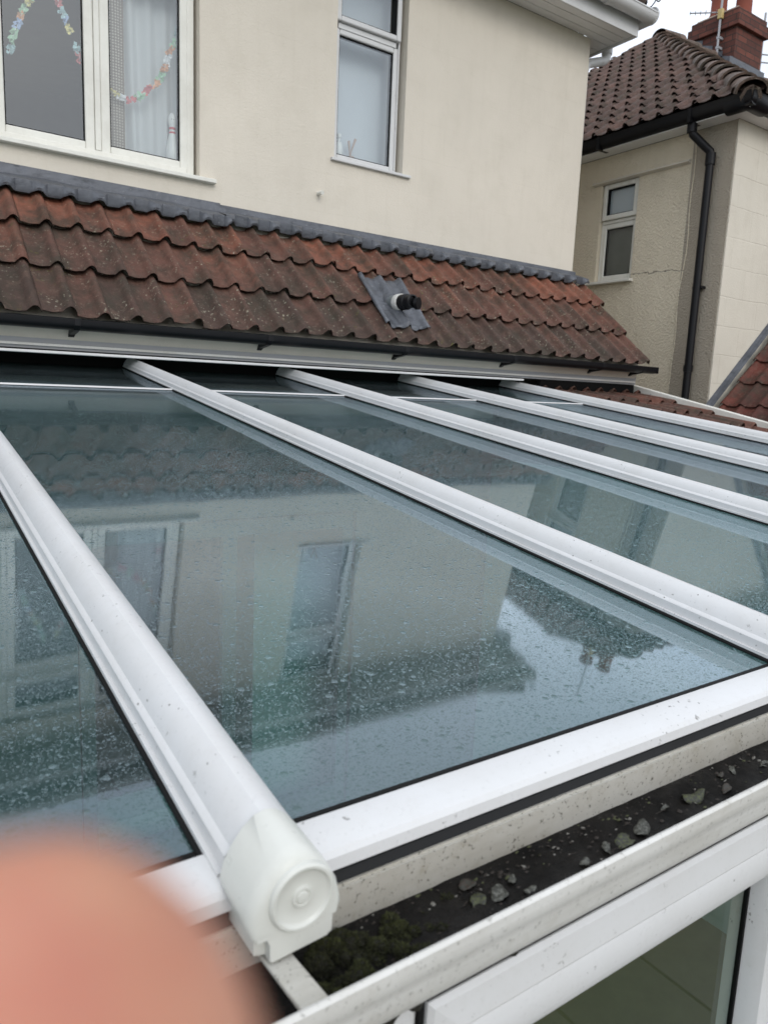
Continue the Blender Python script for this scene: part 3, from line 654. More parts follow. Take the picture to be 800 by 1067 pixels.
obj('verge_board',m,M['pvc_cream'],lt,bevel=.004)
m=MB(); m.add([(x,y,z) for x in (3.53,4.612) for (y,z) in ((.35,zlow-.05),(3.45,ztop-.03),(3.45,GROUND),(.35,GROUND))],[(0,1,2,3),(7,6,5,4),(0,4,5,1),(1,5,6,2),(2,6,7,3),(3,7,4,0)])
obj('wall',m,M['wall'],lt)
for y in (3.35,2.6,1.5):
    q=MB(); q.lathe([(.005,0),(.005,.002),(.002,.003)],(4.612-.0,y,zb(y)-.03),(-1,0,0),10); obj('screw',q,M['alu'],lt)

# ================================================================== NEIGHBOUR HOUSE
NX=5.5; NY=3.46; NZ=2.13
nb=thing('house','neighbouring roughcast house with brown hipped roof, black gutter and brick chimney','house',(8,6,GROUND))
wall('wall',nb,M['rough'],(NX,10.0),(0,-1),(1,0),10.0-NY-.36,GROUND,NZ,[(10.0-4.712,10.0-4.318,1.052,1.905)],.25)
m=MB(); m.box(NX-.006,NX+.25,NY+.003,NY+.358,GROUND,NZ); obj('corner_pier',m,M['quoin'],nb)
m=MB(); m.box(NX+.0,13,NY-.010,NY+.001,GROUND,NZ); m.box(NX+.255,13,NY+.002,NY+.25,GROUND,NZ); obj('rear_wall',m,M['smooth_wall'],nb)
m=MB(); m.box(NX+.26,NX+.3,4.0,5.2,.8,2.1); obj('interior',m,M['room'],nb)
# drip mould above window
m=MB(); m.prism([(0,0),(-.035,-.006),(-.04,-.02),(0,-.034)],(NX,4.80,1.925),(NX,3.83,1.925),(1,0,0),(0,0,1)); obj('drip_mould',m,M['wall'],nb,bevel=.002)
MULL=[[(.01,.38,1.558,1.585)]]
nw=window(nb,M['pvc_cream'],(NX+.035,4.708),(0,-1),(1,0),.386,1.058,1.900,[(.008,.378,1.066,1.556,False),(.006,.380,1.588,1.895,True)],fr=.010,sash=.042,sill=(.10,.03,.030,.085),label='small two-light window beside the black downpipe')
m=MB(); m.box(NX+.060,NX+.065,4.33,4.70,1.60,1.89); obj('blind',m,M['blind'],nb)
m=MB(); m.box(NX+.10,NX+.105,4.33,4.70,1.07,1.56); obj('curtain',m,M['inner'],nb)
# hip roof
A=Vector((8.44,6.5,4.54)); C=Vector((5.30,3.25,2.22)); B=Vector((5.30,9.75,2.22))
u=Vector((0,1,0)); v=(A-Vector((C.x,A.y,C.z))).normalized(); L=(A-Vector((C.x,A.y,C.z))).length
def side(p,q,keep):  # vertical plane through p,q; normal pointing away from keep
    d=(q-p); n_=Vector((d.y,-d.x,0)).normalized()
    if (keep-p).dot(n_)>0: n_=-n_
    return (p,n_)
mid=Vector((6,6.5,0))
tiles('roof',nb,M['tile_brown'],C,u,v,6.5,L,.160,.245,h=.034,lift=.036,clips=[side(C,A,mid),side(B,A,mid)],seed=31,jit=.002)
v2=(A-Vector((A.x,C.y,C.z))).normalized(); L2=(A-Vector((A.x,C.y,C.z))).length; far=Vector((10,4,0))
tiles('roof',nb,M['tile_brown'],C,Vector((1,0,0)),v2,8.5,L2,.160,.245,h=.034,lift=.036,clips=[side(C,A,far)],seed=32,jit=.002)
m=MB(); m.add([B,A,(14,6.5,4.54),(14,9.75,2.22)],[(0,1,2,3)]); m.add([C+Vector((.1,.1,-.02)),A+Vector((0,0,-.05)),(14,6.5,4.49),(14,3.35,2.2)],[(0,1,2,3)]); m.add([C+Vector((.1,.1,-.02)),A+Vector((0,0,-.05)),B+Vector((.1,-.1,-.02))],[(0,1,2)]); obj('roof_deck',m,M['dark'],nb)
def ridge(p,q,n,name='hip_tiles',r=.12):
    m=MB(); d=(q-p)/n
    for k in range(n):
        a=p+d*k; b=a+d*1.12
        t_=d.normalized(); s_=t_.cross(Vector((0,0,1))).normalized(); w=s_.cross(t_)
        ring=lambda c,rr,off:[c+s_*math.cos(th)*rr+w*(math.sin(th)*rr*.8+off) for th in [math.pi*j/10-.15*(1 if j==0 else (-1 if j==10 else 0)) for j in range(11)]]
        r0=ring(a,r*1.12,.015); r1=ring(b,r*.88,.0); ri=ring(a,r*.96,.012)
        m.add(ri+r0+r1,[(j,j+1,12+j,11+j) for j in range(10)]+[(11+j,12+j,23+j,22+j) for j in range(10)],random.random()*.9+.05)
    m.tube([p+Vector((0,0,-.02)),q+Vector((0,0,-.02))],r*.72,8)
    return obj(name,m,M['tile_hip'],nb,smooth=True,auto=60)
ridge(C+Vector((.02,.02,-.01)),A+Vector((0,0,-.03)),17,r=.105); ridge(B+Vector((0,0,.0)),A+Vector((0,0,-.02)),13,r=.07); ridge(Vector((14,6.5,4.54)),A+Vector((0,0,-.0)),16,'ridge_tiles')
# gutter, soffit, downpipe
gx=5.345; gyn=3.30; gzn=2.185
P2=[(a*.95,b*.85) for a,b in [(-.068,.045),(-.072,.05),(-.062,.05),(-.060,.02)]+[(.06*math.cos(a),.055*math.sin(a)+.01) for a in [math.pi+math.pi*k/8 for k in range(1,8)]]+[(.06,.02),(.06,.045),(.066,.045),(.066,.01)]+[(.068*math.cos(a),.063*math.sin(a)+.005) for a in [2*math.pi-math.pi*k/8 for k in range(1,8)]]+[(-.068,.01)]]
m=MB(); m.prism(P2,(gx,10,gzn),(gx,gyn-.05,gzn),(1,0,0),(0,0,1)); m.prism(P2,(gx-.05,gyn,gzn-.001),(14,gyn,gzn-.001),(0,1,0),(0,0,1))
m.tube([(gx,gyn+.16,gzn-.005),(gx,gyn+.02,gzn-.005),(gx+.03,gyn-.005,gzn-.005),(gx+.2,gyn,gzn-.005)],.066,12)
for y in (3.72,4.6,5.5,6.5): m.box(gx-.070,gx+.066,y,y+.03,gzn-.056,gzn+.045)
gn=obj('gutter',m,M['black'],nb,smooth=True,auto=45)
m=MB(); m.box(5.335,NX-.007,NY-.18,10,NZ+.001,NZ+.015); m.box(NX-.007,14,NY-.14,NY-.012,NZ+.001,NZ+.015)
for k in range(4): m.box(NX+.3+k*2,NX+.302+k*2,NY-.14,NY-.012,NZ-.001,NZ)
obj('soffit',m,M['soffit'],nb)
m=MB(); m.box(5.41,5.43,3.37,10,NZ+.016,NZ+.10); m.box(5.41,14,3.36,3.38,NZ+.016,NZ+.10); obj('fascia',m,M['black'],nb)
m=MB(); dx=NX-.065; dy=3.62
m.tube([(gx,3.745,gzn-.04),(gx,3.745,gzn-.10),(gx+.008,3.74,gzn-.125),(dx-.03,3.645,gzn-.235),(dx-.006,3.625,gzn-.26),(dx,dy,gzn-.29),(dx,dy,GROUND+.02)],.031,16)
for a,b in (((gx,3.745,gzn-.05),(gx,3.745,gzn-.115)),((dx,dy,gzn-.275),(dx,dy,gzn-.36)),((dx,dy,.25),(dx,dy,.30))): m.tube([a,b],.038,16)
m.box(dx+.0,NX-.001,dy-.04,dy+.04,.9,.92)
obj('downpipe',m,M['black'],nb,smooth=True,auto=45)
m=MB(); pts=[(NX-.012,3.80+.015*math.sin(z*3.1)+.01*math.sin(z*9),z) for z in [2.1-.15*k for k in range(14)]]; m.tube(pts,.0045,6); obj('cable',m,M['rough'],nb)
# chimney
cx0,cx1,cy0,cy1=9.58,10.22,6.20,6.85
m=MB(); m.box(cx0,cx1,cy0,cy1,3.9,4.90); m.box(cx0-.05,cx1+.05,cy0-.05,cy1+.05,4.90,5.04); m.box(cx0-.02,cx1+.02,cy0-.02,cy1+.02,5.042,5.12)
ch=obj('chimney',m,M['brick'],nb,bevel=.006)
m=MB(); m.box(cx0+.02,cx1-.02,cy0+.02,cy1-.02,5.122,5.16); obj('flaunching',m,M['quoin'],ch,bevel=.02)
for x,y,h_ in ((cx0+.19,cy0+.42,.34),(cx0+.42,cy0+.20,.40)):
    m=MB(); m.lathe([(.13,0),(.12,.05),(.105,.08),(.10,h_-.06),(.12,h_-.05),(.12,h_),(.09,h_),(.088,.1)],(x,y,5.15),(0,0,1),24); obj('chimney_pot',m,M['terracotta'],ch,smooth=True,auto=40)
m=MB(); zc=lambda y:2.22+.714*(y-3.25)
m.add([(cx0-.10,cy0-.13,zc(cy0-.13)+.055),(cx1+.1,cy0-.13,zc(cy0-.13)+.055),(cx1+.1,cy0-.01,zc(cy0)+.07),(cx0-.10,cy0-.01,zc(cy0)+.07),(cx0-.10,cy0-.01,zc(cy0)+.18),(cx1+.1,cy0-.01,zc(cy0)+.18)],[(0,1,2,3),(3,2,5,4)])
for k in range(4):
    y0=cy0+k*.16; m.add([(cx0-.012,y0,zc(y0)-.0),(cx0-.012,y0+.18,zc(y0+.18)),(cx0-.012,y0+.18,zc(y0+.18)+.13),(cx0-.012,y0,zc(y0)+.20)],[(0,1,2,3)])
    m.add([(cx0-.14,y0,zc(y0)+.06),(cx0-.14,y0+.18,zc(y0+.18)+.06),(cx0-.012,y0+.18,zc(y0+.18)+.07),(cx0-.012,y0,zc(y0)+.07)],[(0,1,2,3)])
obj('flashing',m,M['lead'],ch)
# TV aerial
ae=thing('tv_aerial','thin metal television aerial on a mast strapped to the brick chimney','aerial',(9.50,6.55,4.6))
m=MB(); m.tube([(9.50,6.40,4.55),(9.50,6.40,5.9)],.014,8); obj('mast',m,M['alu'],ae,smooth=True,auto=40)
m=MB(); m.tube([(9.50,6.40,5.10),(9.28,6.72,5.14)],.008,6)
for k in range(6):
    f=k/5; p=Vector((9.50,6.40,5.10)).lerp(Vector((9.28,6.72,5.14)),.15+f*.83); m.tube([p+Vector((-.055,-.04,0))*(1.1-.3*f),p+Vector((.055,.04,0))*(1.1-.3*f)],.004,5)
obj('yagi_boom',m,M['alu'],ae)
m=MB(); m.box(9.47,9.525,6.37,6.43,5.02,5.14); obj('aerial_box',m,mat_plain('yellowed_plastic',(.5,.38,.15),.5),ae,bevel=.005)
for z in (4.66,4.78):
    m=MB(); m.box(9.485,9.578,6.38,6.42,z,z+.03); obj('wall_bracket',m,M['alu'],ae)
ae2=thing('tv_aerial','small aerial arms poking out from the right side of the brick chimney','aerial',(10.30,6.25,4.6))
m=MB(); m.tube([(10.21,6.30,4.55),(10.34,6.28,4.56),(10.34,6.28,5.3)],.014,8); obj('mast',m,M['alu'],ae2)
m=MB(); m.tube([(10.25,6.28,4.76),(10.8,6.0,4.76)],.009,6); m.tube([(10.25,6.28,4.66),(10.8,6.0,4.66)],.009,6); obj('arm',m,M['alu'],ae2)

# rear extension roof of the neighbour (slopes down towards the passage)
ex=thing('rear_extension','dark red tiled extension roof against the pale neighbouring wall at the right edge','extension',(7,2.2,GROUND))
e0=Vector((5.37,3.44,-.10)); es=R(42)
tiles('roof',ex,M['tile_red'],(5.40,.55,-.205),(0,1,0),(math.cos(es),0,math.sin(es)),2.85,3.2,.150,.27,h=.026,lift=.028,seed=41)
m=MB(); 
for k in range(1):
    s_=[(0,0),(3.2,0)]; dv=Vector((math.cos(es),0,math.sin(es))); nn=Vector((-math.sin(es),0,math.cos(es)))
    p0=Vector((5.34,0,-.23)); 
    a=[p0+dv*t_+Vector((0,y,0))+nn*h_ for t_ in (0,3.4) for (y,h_) in ((3.402,.052),(3.440,.056),(3.448,.085),(3.4475,.02))]
    m.add(a,[(0,1,5,4),(1,2,6,5),(2,3,7,6),(0,4,7,3),(0,3,2,1)])
obj('lead_flashing',m,M['lead'],ex)
m=MB(); m.add([(x,y,z) for y in (.7,3.445) for (x,z) in ((5.46,-.19),(7.7,1.81),(7.7,GROUND),(5.46,GROUND))],[(0,1,2,3),(7,6,5,4),(0,4,5,1),(1,5,6,2),(2,6,7,3),(3,7,4,0)]); obj('wall',m,M['smooth_wall'],ex)

# ================================================================== THINGS IN THE WINDOWS
def curtain(name,x0,x1,y,z0,z1,mat,amp,waves,label,lean=0,group=None):
    m=MB(); n=120; vs=[]
    for i in range(n+1):
        s=i/n
        for j in range(9):
            f=j/8; a=amp*(.55+.45*(1-f))
            vs.append((x0+(x1-x0)*s+lean*(1-f)*(1-s), y+a*math.sin(s*waves*2*math.pi+.5*math.sin(s*9)+.4*f)+.3*a*math.sin(s*waves*5.1+f), z0+(z1-z0)*f))
    m.add(vs,[(i*9+j,(i+1)*9+j,(i+1)*9+j+1,i*9+j+1) for i in range(n) for j in range(8)])
    o=obj(name,m,mat,smooth=True); return tag(o,label,'curtain')
curtain('net_curtain',1.155,1.60,4.325,1.15,2.41,M['net'],.016,5,'white pleated curtain hanging behind the right casement of the wide window',lean=.03)
curtain('patterned_curtain',1.03,1.185,4.290,1.15,2.41,M['spot'],.004,1,'beige dotted curtain edge at the left side of the white curtain')
m=MB(); m.box(2.40,2.90,4.35,4.354,1.40,2.56); tag(obj('window_blind',m,M['blind']),'plain pale grey blind closed behind the tall narrow window','blind')
m=MB(); m.lathe([(.022,0),(.025,.01),(.025,.10),(.018,.125),(.009,.13),(.009,.15),(.014,.152),(.014,.175),(.006,.178)],(2.512,4.30,1.41),(0,0,1),18); tag(obj('bottle',m,M['pin_white'],smooth=True,auto=40),'small white pump bottle in the lower left corner of the tall window','bottle')
m=MB(); m.tube([(2.60,4.31,1.41),(2.61,4.31,1.50),(2.635,4.30,1.58)],[.004,.004,.009],8); m.tube([(2.615,4.31,1.41),(2.60,4.31,1.49),(2.585,4.30,1.56)],[.004,.004,.008],8); m.tube([(2.608,4.31,1.411),(2.608,4.31,1.47)],.024,14); tag(obj('toothbrush_cup',m,mat_plain('pale_orange_plastic',(.50,.36,.30),.5),smooth=True),'cup of toothbrushes on the sill of the tall window','cup')
pin=thing('bowling_pin','white bowling pin with red neck stripes on the sill of the wide window','bowling pin',(1.440,4.285,1.146))
pp=[(.016,0),(.020,.004),(.026,.04),(.0285,.075),(.026,.105),(.018,.14),(.0125,.165),(.0125,.18),(.0165,.20),(.0175,.215),(.014,.232),(.006,.243),(.001,.245)]
pp=[(a*1.28,b*1.28) for a,b in pp]
m=MB(); m.lathe(pp,(1.440,4.285,1.146),(0,0,1),28); obj('pin_body',m,M['pin_white'],pin,smooth=True)
for h0 in (.203,.226):
    m=MB(); m.lathe([(.0171,0),(.0178,.003),(.0178,.008),(.0171,.012)],(1.440,4.285,1.146+h0-.002),(0,0,1),28); obj('stripe',m,M['pin_red'],pin,smooth=True)
m=MB()
for dx_ in (-.006,.006): m.lathe([(.002,0),(.002,.001),(.001,.0015)],(1.440+dx_-.004,4.2632,1.42),(-.2,-1,0),10)
obj('eye',m,M['rubber'],pin)
def garland(pts,label,n,seed):
    rg=random.Random(seed); pts=[Vector((p[0]*1.004,4.255,p[1]*1.004)) for p in pts]; m=MB()
    seg=[(pts[i+1]-pts[i]).length for i in range(len(pts)-1)]; T=sum(seg)
    cid=0
    for k in range(n):
        s=(k+.5)/n*T; i=0
        while i<len(seg)-1 and s>seg[i]: s-=seg[i]; i+=1
        p=pts[i].lerp(pts[i+1],s/seg[i])
        if k%3==0: cid=rg.randrange(7)
        for j in range(5):
            a=rg.uniform(0,6.28); e=rg.uniform(-.9,.9); l=rg.uniform(.016,.027)
            d=Vector((math.cos(a)*math.cos(e),math.sin(a)*math.cos(e)*.4,math.sin(e)+.0)).normalized(); w=d.cross(Vector((rg.random(),1,rg.random()))).normalized()*l*.42
            m.add([p,p+d*l*.5+w,p+d*l,p+d*l*.5-w],[(0,1,2,3)],(cid+.5)/7)
    m.tube(pts,.0012,5,a=.6)
    return tag(obj('garland',m,M['petal']),label,'garland')
garland([(1.085,1.48),(1.117,1.47),(1.156,1.456),(1.206,1.453),(1.256,1.494),(1.313,1.541),(1.36,1.6),(1.391,1.675),(1.413,1.742),(1.444,1.808),(1.466,1.875),(1.47,2.05)],'colourful flower garland sagging across the white curtain in the right casement',46,1)
garland([(.628,1.53),(.64,1.585),(.66,1.64),(.69,1.72),(.73,1.795),(.765,1.92)],'colourful flower garland at the left edge of the dark casement',30,2)
garland([(.835,1.90),(.85,1.83),(.873,1.78),(.895,1.735),(.915,1.695)],'shorter flower garland hanging from the top of the dark casement',18,3)
garland([(.938,1.65),(.948,1.615),(.955,1.575)],'small orange petal tuft beside the right edge of the dark casement',7,6)

# ================================================================== GUTTER CONTENTS
rg=random.Random(9)
m=MB(); n=260; vs=[]
for i in range(n+1):
    x=-.4+(3.4+.4)*i/n
    for j in range(7):
        y=.3410+(.4262-.3410)*j/6; vs.append((x,y,-.4105+(.0028 if j==6 else 0)+(.0008 if j==6 else .0034)*rg.random()+(0 if j==6 else .0012)*math.sin(x*13+j)+(0.0003 if j==6 else .0012)*math.sin(x*71+j*2)))
m.add(vs,[(i*7+j,(i+1)*7+j,(i+1)*7+j+1,i*7+j+1) for i in range(n) for j in range(6)])
tag(obj('gutter_silt',m,M['silt'],smooth=True),'dark wet silt lining the bottom of the conservatory gutter','silt',kind='stuff')
clumps=[(.243,.372,-.403,.019),(.258,.398,-.400,.021),(.272,.362,-.405,.017),(.288,.388,-.404,.017),(.305,.400,-.405,.014),(.312,.366,-.408,.013),(.335,.392,-.409,.012),(.352,.374,-.411,.011),(.38,.352,-.411,.011),(.40,.378,-.412,.009),(.255,.350,-.406,.015),(.44,.362,-.412,.008),(.228,.40,-.405,.014),(.47,.40,-.411,.010),(.50,.36,-.412,.009),(.53,.395,-.412,.010),(.56,.41,-.413,.007),(.36,.405,-.409,.012),(.41,.41,-.410,.010),(.57,.35,-.413,.006),(.72,.41,-.415,.006)]
m=MB()
for (x,y,z,r) in clumps:
    sub=[(x+rg.gauss(0,r*.55),y+rg.gauss(0,r*.5),z-.008+rg.uniform(-.2,.45)*r,r*rg.uniform(.28,.6)) for _ in range(9)]
    for (a0,b0_,c0_,r2) in sub:
        tone=rg.random()
        m.lathe([(r2*.6,-r2),(r2*.9,-.1*r2),(r2*.75,r2*.5),(r2*.3,r2*.8)],(a0,min(.418,max(.35,b0_)),c0_),(rg.uniform(-.3,.3),rg.uniform(-.3,.3),1),8,a=.01)
        for k in range(int(1500*(r2/.01)**2)):
            a=rg.uniform(0,6.28); q=math.acos(rg.uniform(-.3,1)); d=Vector((math.sin(q)*math.cos(a),math.sin(q)*math.sin(a),math.cos(q)*.85))
            p=Vector((a0,min(.418,max(.35,b0_)),c0_))+d*r2*rg.uniform(.75,1.04)
            if not .343<p.y<.4245 or p.z<-.414: continue
            t_=(d+Vector((rg.uniform(-.8,.8),rg.uniform(-.8,.8),rg.uniform(-.4,.8)))).normalized(); w=t_.cross(Vector((rg.random()-.5,rg.random()-.5,rg.random()-.5))).normalized(); l=rg.uniform(.0009,.0022)
            m.add([p-w*l*.35,p+w*l*.35,p+t_*l*1.3],[(0,1,2)],max(.01,min(1,(tone*.6+.5*rg.random())*max(.15,d.z+.25))))
tag(obj('moss',m,M['moss'],normals=False),'dark green moss heaped in the gutter beside the end cap','moss',kind='stuff')
m=MB()
for k in range(1500):
    x=rg.uniform(.2,3.2) if k%3==0 else rg.uniform(.24,1.1); y=rg.choice([rg.uniform(.343,.424),rg.gauss(.36,.01),rg.gauss(.415,.008)]); y=min(.4235,max(.343,y)); r=rg.uniform(.0008,.0030)*(1.4 if rg.random()<.08 else 1)
    z=-.4085+rg.uniform(-.001,.0012); n_=rg.choice((4,5,6)); a0=rg.random()*6; ti=rg.uniform(-.5,.5); as_=rg.uniform(.3,1)
    pts=[Vector((x+r*math.cos(a0+6.283*i/n_)*rg.uniform(.6,1.2),y+r*as_*math.sin(a0+6.283*i/n_)*rg.uniform(.6,1.2),0)) for i in range(n_)]
    pts=[Vector((p.x,p.y,z+(p.x-x)*ti)) for p in pts]+[Vector((x,y,z+r*.35))]
    m.add(pts,[(i,(i+1)%n_,n_) for i in range(n_)],rg.choice([.9,.9,.9,.45,.95,.92,.1]) if r>.0012 else .9)
tag(obj('gutter_debris',m,M['litter'],normals=False),'scattered grit, twigs and rotted leaf crumbs along the gutter bottom','debris',kind='stuff')
m=MB()
for k in range(26):
    x=rg.uniform(.25,1.6); y=rg.uniform(.348,.418); a=rg.uniform(-.6,.6); l=rg.uniform(.008,.022)
    m.tube([(x,y,-.4075),(x+l*.5*math.cos(a),y+l*.5*math.sin(a),-.4055),(x+l*math.cos(a+.2),min(.423,max(.344,y+l*math.sin(a+.2))),-.4078)],.0004,5,a=.9)
tag(obj('gutter_twigs',m,M['litter']),'thin dark stalks and needles lying in the gutter silt','twigs',kind='stuff')
def leaf(x,y,r,asp,rot,kind,label):
    m=MB(); n=18; z=-.4082
    rr=random.Random(int(x*1000)); vs=[Vector((x,y,z+.0004))]
    for ring in (.55,1.):
        for k in range(n):
            a=2*math.pi*k/n; q=r*ring*(1+.07*math.sin(2*a+x*90)+.05*math.sin(5*a+x*300)+rr.uniform(-.11,.11)); u_=q*math.cos(a); v_=q*asp*.8*math.sin(a)
            vs.append(Vector((x+u_*math.cos(rot)-v_*math.sin(rot),y+u_*math.sin(rot)+v_*math.cos(rot),z+.0008+ring*ring*r*.15*math.sin(a*2+x*77))))
    a_={'grey':.1,'green':.45,'brown':.9}[kind]
    m.add(vs,[(0,1+k,1+(k+1)%n) for k in range(n)]+[(1+k,1+n+k,1+n+(k+1)%n,1+(k+1)%n) for k in range(n)],a_)
    o=obj('leaf',m,M['leaf'],smooth=True); s=o.modifiers.new('t','SOLIDIFY'); s.thickness=.0004
    tag(o,label,'leaf','dead leaves lying in the gutter')
def leafpx(px,py,*a):
    d=ray(px,py); k=-.408/d.z; leaf(d.x*k,d.y*k,a[0]*1.15,*a[1:])
# camera rotation (world <- camera)
yaw,pit,roll=R(34.7),R(-9.4),R(2.38); FPX=765.
fw=Vector((math.sin(yaw)*math.cos(pit),math.cos(yaw)*math.cos(pit),math.sin(pit))); rt=Vector((math.cos(yaw),-math.sin(yaw),0)); dn=fw.cross(rt)
c_,s_=math.cos(roll),math.sin(roll)
RT=rt*c_-dn*s_; DN=rt*s_+dn*c_
def ray(px,py): return RT*((px-400)/FPX)+DN*((py-533.5)/FPX)+fw
for (px,py,r,asp,rot,kind,lab) in [
 (722,830,.017,.55,.1,'green','large greenish lichened leaf near the right end of the gutter'),
 (668,864,.013,.6,.5,'grey','grey brown leaf lying against the lip between two green leaves'),
 (651,877,.012,.7,.2,'green','round green leaf tucked against the front lip of the gutter'),
 (631,884,.008,.5,1.,'grey','small pale leaf left of the round green leaf'),
 (609,899,.006,.7,.2,'grey','tiny pale grey leaf near the middle of the gutter'),
 (692,842,.006,.45,.1,'grey','tiny grey leaf alone behind the large lichened leaf'),
 (762,803,.008,.5,.7,'grey','pale leaf close to the back of the gutter at the right'),
 (750,808,.006,.5,.2,'brown','small brown leaf beside the pale one at the gutter back'),
 (796,797,.009,.6,.1,'grey','grey leaf at the right edge of the photo'),
 (757,822,.010,.5,.4,'brown','brown leaf crumpled right of the large lichened leaf'),
 (552,928,.006,.7,0.,'grey','small white grey leaf between the moss and the middle'),
 (520,932,.010,.7,.6,'grey','crumpled grey leaf next to the moss'),
 (533,917,.005,.8,.6,'grey','tiny round grey leaf behind the crumpled one'),
 (498,940,.010,.7,.9,'green','dull green leaf at the end of the moss'),
 (487,922,.008,.8,.3,'brown','dark brown leaf by the back of the gutter above the moss')]: leafpx(px,py,r,asp,rot,kind,lab)
m=MB(); m.lathe([(.004,0),(.0065,.002),(.006,.006),(.002,.009)],(.238,.352,-.400),(0,0,1),12); m.lathe([(.003,0),(.005,.002),(.0045,.005),(.001,.007)],(.248,.344,-.396),(.2,-.3,1),10)
tag(obj('snail_shell',m,M['leaf'],smooth=True),'small pale snail shell beside the moss under the end cap','shell')

# ================================================================== HAND of the person taking the photo
def camp(x,y,z): # camera space: x right, y down, z forward (metres)
    return (RT*x+DN*y+fw*z)*.9
hand=bpy.data.meshes.new('hand'); H=bpy.data.objects.new('hand',hand); COL.objects.link(H)
V=[];E_=[];RD=[]
def hv(p,r,par=None):
    V.append(camp(*p)); RD.append(r)
    if par is not None: E_.append((par,len(V)-1))
    return len(V)-1
palm=hv((-.078,.085,.012),.017)            # root in the palm
wr=hv((-.100,.125,-.006),.018,palm); fa=hv((-.125,.185,-.035),.023,wr); fb=hv((-.160,.262,-.080),.028,fa)
# index finger reaches across the lens corner
k=hv((-.066,.062,.020),.0105,palm); i1=hv((-.051,.048,.0300),.0092,k); i2=hv((-.0330,.0370,.0325),.0105,i1); i3=hv((-.0162,.0276,.0315),.0120,i2); i4=hv((-.0072,.0220,.0305),.0117,i3)
k=hv((-.073,.072,.030),.0105,palm); a_=hv((-.060,.060,.052),.0092,k); a2=hv((-.043,.060,.066),.0085,a_); hv((-.028,.068,.066),.0075,a2)
k=hv((-.080,.083,.036),.0100,palm); a_=hv((-.068,.075,.060),.0088,k); a2=hv((-.052,.078,.073),.0080,a_); hv((-.038,.086,.072),.0070,a2)
k=hv((-.088,.096,.034),.0090,palm); a_=hv((-.080,.092,.056),.0078,k); a2=hv((-.066,.096,.067),.0070,a_); hv((-.055,.103,.066),.0060,a2)
k=hv((-.070,.098,-.004),.0110,palm); a_=hv((-.050,.098,-.018),.0098,k); hv((-.030,.088,-.022),.0085,a_)
hand.from_pydata([tuple(v) for v in V],E_,[])
mo=H.modifiers.new('skin','SKIN'); mo.use_smooth_shade=True
for i,sv in enumerate(hand.skin_vertices[0].data): sv.radius=(RD[i],RD[i]); sv.use_root=(i==0)
mo=H.modifiers.new('sub','SUBSURF'); mo.levels=2; mo.render_levels=2
hand.materials.append(M['skin'])
tag(H,'blurred pink fingertip of the photographer covering the bottom left corner','hand')
m=MB(); a=camp(-.108,.150,-.018); b=camp(-.125,.185,-.035); c=camp(-.163,.270,-.085); m.tube([a,b,c],[.029,.033,.038],24,cap=False)
sl=obj('sleeve',m,M['sleeve'],H,smooth=True,normals=False); so=sl.modifiers.new('t','SOLIDIFY'); so.thickness=.003

# ================================================================== LIGHT, SKY, CAMERA
w=bpy.data.worlds.new('World'); sc.world=w; w.use_nodes=True; nt=w.node_tree; nt.nodes.clear()
out=nt.nodes.new('ShaderNodeOutputWorld'); bg=nt.nodes.new('ShaderNodeBackground'); bg.inputs[1].default_value=.1
sky=nt.nodes.new('ShaderNodeTexSky'); sky.sky_type='NISHITA'; sky.sun_disc=False; sky.sun_elevation=R(30); sky.sun_rotation=R(186); sky.dust_density=5; sky.air_density=1.2
tc=nt.nodes.new('ShaderNodeTexCoord')
mp=nt.nodes.new('ShaderNodeMapping'); mp.inputs['Scale'].default_value=(1,1,2.2); nt.links.new(tc.outputs['Generated'],mp.inputs[0])
nz=nt.nodes.new('ShaderNodeTexNoise'); nz.inputs['Scale'].default_value=1.7; nz.inputs['Detail'].default_value=6; nz.inputs['Roughness'].default_value=.5; nt.links.new(mp.outputs[0],nz.inputs['Vector'])
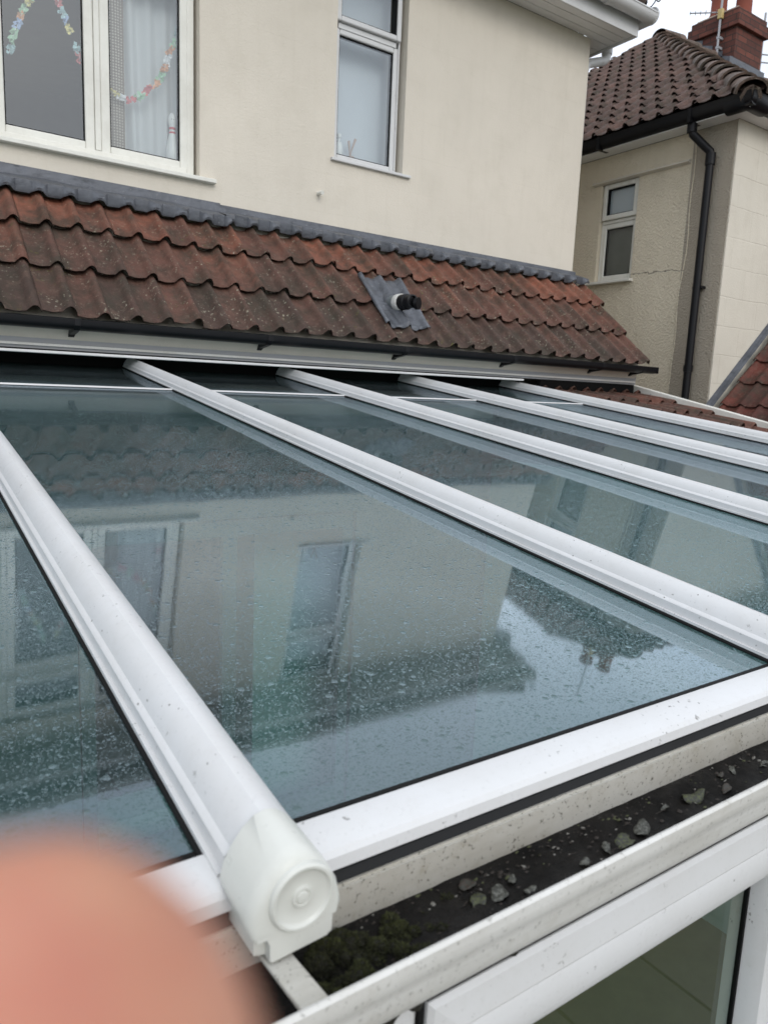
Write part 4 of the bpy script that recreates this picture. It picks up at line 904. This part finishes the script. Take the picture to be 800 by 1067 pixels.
cr=nt.nodes.new('ShaderNodeValToRGB'); cr.color_ramp.elements[0].position=.33; cr.color_ramp.elements[0].color=(.66,.72,.82,1); cr.color_ramp.elements[1].position=.66; cr.color_ramp.elements[1].color=(.90,.94,1.0,1); nt.links.new(nz.outputs['Fac'],cr.inputs[0])
sx=nt.nodes.new('ShaderNodeSeparateXYZ'); nt.links.new(tc.outputs['Generated'],sx.inputs[0])
gr=nt.nodes.new('ShaderNodeMapRange'); gr.inputs['From Min'].default_value=0; gr.inputs['From Max'].default_value=.9; gr.inputs['To Min'].default_value=15.0; gr.inputs['To Max'].default_value=20.5; nt.links.new(sx.outputs[2],gr.inputs['Value'])
sc_=nt.nodes.new('ShaderNodeVectorMath'); sc_.operation='SCALE'; nt.links.new(gr.outputs[0],sc_.inputs['Scale']); nt.links.new(cr.outputs[0],sc_.inputs[0])
mx=nt.nodes.new('ShaderNodeMix'); mx.data_type='RGBA'; mx.inputs[0].default_value=.88; nt.links.new(sky.outputs[0],mx.inputs[6]); nt.links.new(sc_.outputs[0],mx.inputs[7])
nt.links.new(mx.outputs[2],bg.inputs[0]); nt.links.new(bg.outputs[0],out.inputs[0])
sd=bpy.data.lights.new('sun','SUN'); sd.energy=.8; sd.angle=R(25); sd.color=(1,.97,.93); so=bpy.data.objects.new('sun',sd); COL.objects.link(so)
az=R(186); el_=R(30); d=Vector((math.sin(az)*math.cos(el_),math.cos(az)*math.cos(el_),math.sin(el_))); so.rotation_euler=d.to_track_quat('Z','Y').to_euler()

cd=bpy.data.cameras.new('camera'); cam=bpy.data.objects.new('camera',cd); COL.objects.link(cam)
mat=Matrix((RT,-DN,-fw)).transposed().to_4x4(); cam.matrix_world=mat
cd.sensor_fit='VERTICAL'; cd.sensor_height=36; cd.sensor_width=27; cd.lens=FPX/1067*36; cd.clip_start=.004; cd.clip_end=1500
cd.dof.use_dof=True; cd.dof.focus_distance=1.6; cd.dof.aperture_fstop=cd.lens/1000/.0027
sc.camera=cam
sc.view_settings.view_transform='Standard'; sc.view_settings.look='None'; sc.view_settings.gamma=1; sc.view_settings.exposure=-.06
try: sc.view_settings.use_curve_mapping=False
except Exception: pass
sc.render.engine='CYCLES'; sc.cycles.max_bounces=10; sc.cycles.transparent_max_bounces=16
